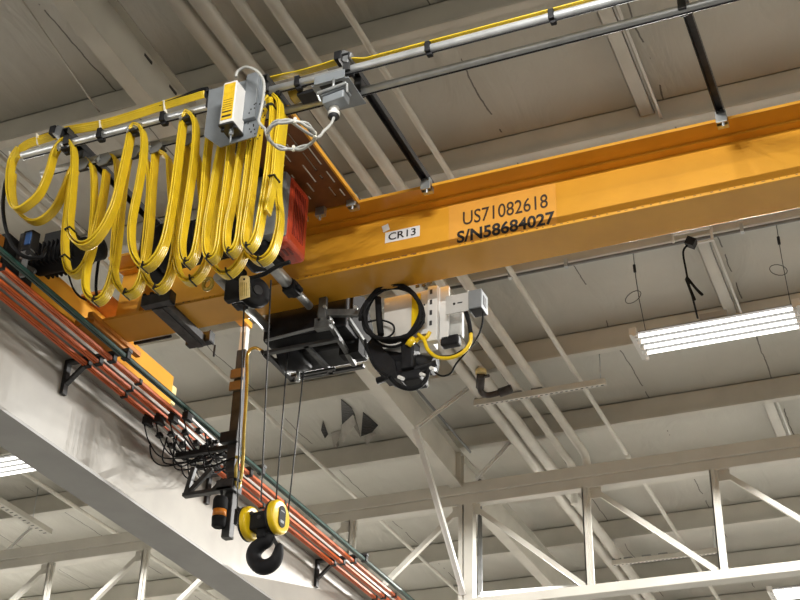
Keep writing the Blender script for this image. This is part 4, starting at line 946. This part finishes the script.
MB().lathe((bc.x, MYY-0.06, bc.z+0.025), (0, 0, 1), [(0, 0.045), (0.004, 0.047), (0.065, 0.047), (0.085, 0.040)], 24).build('base', 'rubber', t)
MB().lathe((bc.x, MYY-0.06, bc.z-0.022), (0, 0, 1), [(0, 0.044), (0.047, 0.044)], 24).build('lens', 'amber', t)
MB().lathe((bc.x, MYY-0.06, bc.z-0.09), (0, 0, 1), [(0, 0.030), (0.010, 0.043), (0.068, 0.046)], 24).build('cap', 'rubber', t)
t = thing('beacon_cable', bc+V(0, 0, 0.1), 'black cable arching from the beacon to the mast', 'cable')
MB().tube(smooth_path([V(bc.x+0.01, MYY-0.06, bc.z+0.10), V(bc.x+0.005, MYY-0.07, bc.z+0.17), V(bc.x+0.06, MYY-0.07, bc.z+0.225), V(bc.x+0.13, MYY-0.06, bc.z+0.20)], 6), 0.009, 8).build('cable', 'rubber', t)
# yellow cable down the mast
t = thing('mast_cable', at(243, 480, Y=MYY-0.05), 'yellow cable arching over from the hoist and down the mast', 'cable')
P = [at(x, y, Y=MYY-0.05) for x, y in ((288,359),(275,360),(267,358),(262,351),(256,348),(250,350),(247,358),(247,375),(246,400),(244,430),(243,460),(241,478),(238,488),(236,480),(236,468),(239,459),(236,457),(225,461),(213,466),(198,468))]
MB().tube(smooth_path(P[3:17], 5), 0.011, 10).build('yellow_jacket', 'brass', t)
MB().tube(smooth_path(P[16:], 5), 0.007, 8).tube(smooth_path(P[:4], 5), 0.013, 8).build('bare_end', 'rubber', t)
# current collectors
def collector(x, y, d, first_label):
    t = thing('current_collector', (x, y, ZB-0.14), first_label, 'current collector', 'current collectors on the conductor bars')
    MB().bx(x-0.022, x+0.022, y-0.04, y+0.04, ZB-0.075, ZB-0.022).bx(x-0.006, x+0.006, y-0.05, y+0.05, ZB-0.03, ZB-0.01).build('shoe', 'black', t, 0.005)
    a0, a1 = V(x, y, ZB-0.06), V(x+0.04, y+d*0.36, ZB-0.12)
    for s in (-1, 1):
        MB().bar(a0+V(s*0.014, 0, 0.01*s), a1+V(s*0.014, 0, 0.01*s), 0.012, 0.016).build('arm', 'white', t)
    MB().cyl(a0+V(0.0, d*0.05, 0.02), a1+V(0, -d*0.08, 0.03), 0.009, n=10).build('spring', 'white', t)
    MB().bx(a1.x-0.02, a1.x+0.02, a1.y-0.02, a1.y+0.02, a1.z-0.02, a1.z+0.02).cyl(a1+V(-0.04, 0, 0.01), a1+V(0.04, 0, 0.01), 0.014, n=10).build('base_block', 'black', t, 0.004)
    for q in (0.35, 0.7): MB().ob(a0.lerp(a1, q)+V(0, 0, -0.008), V(0.020, 0, 0), V(0, 0.022, 0), V(0, 0, 0.014)).build('joint_block', 'black', t, 0.003)
    MB().tube(smooth_path([a0+V(-0.01, -0.03*d, -0.01), a0+V(-0.015, 0.06*d, -0.10), a0+V(0.0, 0.2*d, -0.15), a1+V(0.03, 0.02*d, -0.03)], 6), 0.005, 6).build('lead', 'rubber', t)
names = ('on the lowest orange bar', 'on the middle orange bar', 'on the upper orange bar', 'on the dark green bar')
for i, x in enumerate(xb):
    y = at((148, 165, 186, 203)[i], (424, 420, 413, 406)[i], Z=ZB-0.04).y if i < 3 else 6.74
    collector(x, 6.72+0.01*i, 1, 'black spring collector %s, ahead of the mast arm' % names[i])
for i, x in enumerate(xb):
    collector(x, 7.50-0.04*i, -1, 'black spring collector %s, beyond the mast arm' % names[i])
t = thing('lead_bundle', (-4.4, 7.0, 5.33), 'tangle of thin black leads gathered below the collectors', 'cable')
b = MB()
for k in range(9):
    x = random.uniform(-4.62, -4.3); y = random.uniform(6.75, 7.1)
    b.tube(smooth_path([V(x, y, 5.47), V(x+random.uniform(-.08, .05), y+0.1, 5.36+random.uniform(-.04, .04)), V(x+0.08, y+0.2, 5.38), V(-4.30, 7.0+random.uniform(-.1, .15), 5.44)], 6), 0.0055, 6)
b.tube(smooth_path([at(x, y, Y=6.75) for x, y in ((150,445),(151,455),(156,463),(168,466),(185,462))], 5), 0.005, 6)
b.tube(smooth_path([at(x, y, Y=6.9) for x, y in ((181,465),(184,475),(193,481),(203,480),(212,468))], 5), 0.005, 6)
b.build('leads', 'rubber', t)

# ================================================================== hook block and ropes
YK = 6.2
ax = V(math.cos(math.radians(4)), -math.sin(math.radians(4)), 0)
hk = thing('hook_block', at(265, 571, Y=YK), 'yellow and black crane hook block hanging on four wire ropes', 'hook block')
cL, cR = at(250, 524, Y=YK), at(277.5, 517.5, Y=YK)
rs = 0.097
def sheave(c, plate):
    o = MB().lathe(c, ax, [(-0.026, 0.05), (-0.0255, rs*0.95), (-0.022, rs), (0.014, rs), (0.020, rs*0.965), (0.024, rs*0.90), (0.026, rs*0.80), (0.028, 0.02)], 36).build('sheave_cover', 'yellow_paint', hk)
    MB().lathe(c-ax*0.034, ax, [(0.010, rs*0.5), (0.011, rs*1.012), (0.024, rs*1.012), (0.025, rs*0.5)], 36).build('rope_guard', 'black', o)
    if plate:
        zc = V(0, 0, 1); s = ax.cross(zc); k = c+ax*0.026
        pts = []
        for i in range(20):
            a = 2*math.pi*i/20; e = 0.045 if math.sin(a) > 0 else -0.045
            pts.append(k+s*(0.034*math.cos(a))+zc*(0.034*math.sin(a)+e*0.62))
        pp = MB().prism(pts, ax*0.006).build('load_plate', 'hoist_black', o)
        MB().ob(k+ax*0.0065-zc*0.03, s*0.018, ax*0.0006, zc*0.008).ob(k+ax*0.0065+zc*0.03, s*0.02, ax*0.0006, zc*0.003).build('plate_mark', 'grey_steel', pp)
sheave(cL, False); sheave(cR, True)
mid = (cL+cR)/2
MB().ob(mid+V(0, 0, -0.01), ax*0.07, V(0, 0.05, 0), V(0, 0, 0.05)).cyl(cL, cR, 0.035, n=18).ob(mid+V(0.005, -0.0, -0.07), ax*0.03, V(0, 0.035, 0), V(0, 0, 0.04)).build('crosshead', 'hoist_black', hk, 0.01)
b = MB()
for dx, dz in ((-0.05, 0.03), (0.0, -0.0), (0.045, 0.02)): b.cyl(mid+ax*dx+V(0, -0.06, dz), mid+ax*dx+V(0, -0.04, dz), 0.012, n=8)
b.build('bolts', 'dark_steel', hk)
HP = [(269,534),(268,541),(262,544),(256,549),(253.5,556),(256,563),(262,567),(269,566),(275,561),(278,554),(279,547),(278.5,544)]
HR = [0.028,0.033,0.040,0.043,0.042,0.042,0.044,0.042,0.038,0.031,0.023,0.012]
P = [at(x, y, Y=YK) for x, y in HP]; PP = smooth_path(P, 5); RRr = []
for i in range(len(PP)):
    f = i/5; k = min(int(f), len(HR)-2); RRr.append((HR[k]*(1-(f-k))+HR[k+1]*(f-k)))
MB().tube(PP, RRr, 16).build('hook', 'hoist_black', hk)
a, b_ = at(273, 537, Y=YK), at(278, 547, Y=YK)
MB().bar(a, b_, 0.02, 0.008, (0, 1, 0)).build('safety_latch', 'dark_steel', hk)
MB().cyl(at(270, 534, Y=YK), at(270, 529, Y=YK), 0.034, n=16).build('swivel_nut', 'hoist_black', hk)
def rope(p, q, lab):
    t = MB().cyl(p, q, 0.0046, n=8).build('wire_rope', 'dark_steel'); tag(t, lab, 'wire rope', 'hoist wire ropes')
rope(at(244, 306, Y=5.62), cL+V(-0.03, -0.105, 0.05), 'leftmost wire rope, running past the tag to the left sheave')
rope(at(271, 280, Y=5.6), cR+V(-0.055, -0.10, 0.06), 'second wire rope from the left, rising to the hoist drum sheave')
rope(at(289, 335, Y=6.36), cR+V(-0.05, 0.06, 0.09), 'third wire rope from the left, rising to the counterweight frame')
rope(at(307, 340, Y=6.6), cR+V(0.0, 0.115, 0.03), 'rightmost wire rope, rising to the far side of the frame')
sw = at(298, 376, Y=6.52); tag(MB().cyl(sw-V(0, 0, 0.04), sw+V(0, 0, 0.04), 0.012, n=8).build('rope_clip', 'galv'), 'small bright clip on the rightmost wire rope', 'clip')
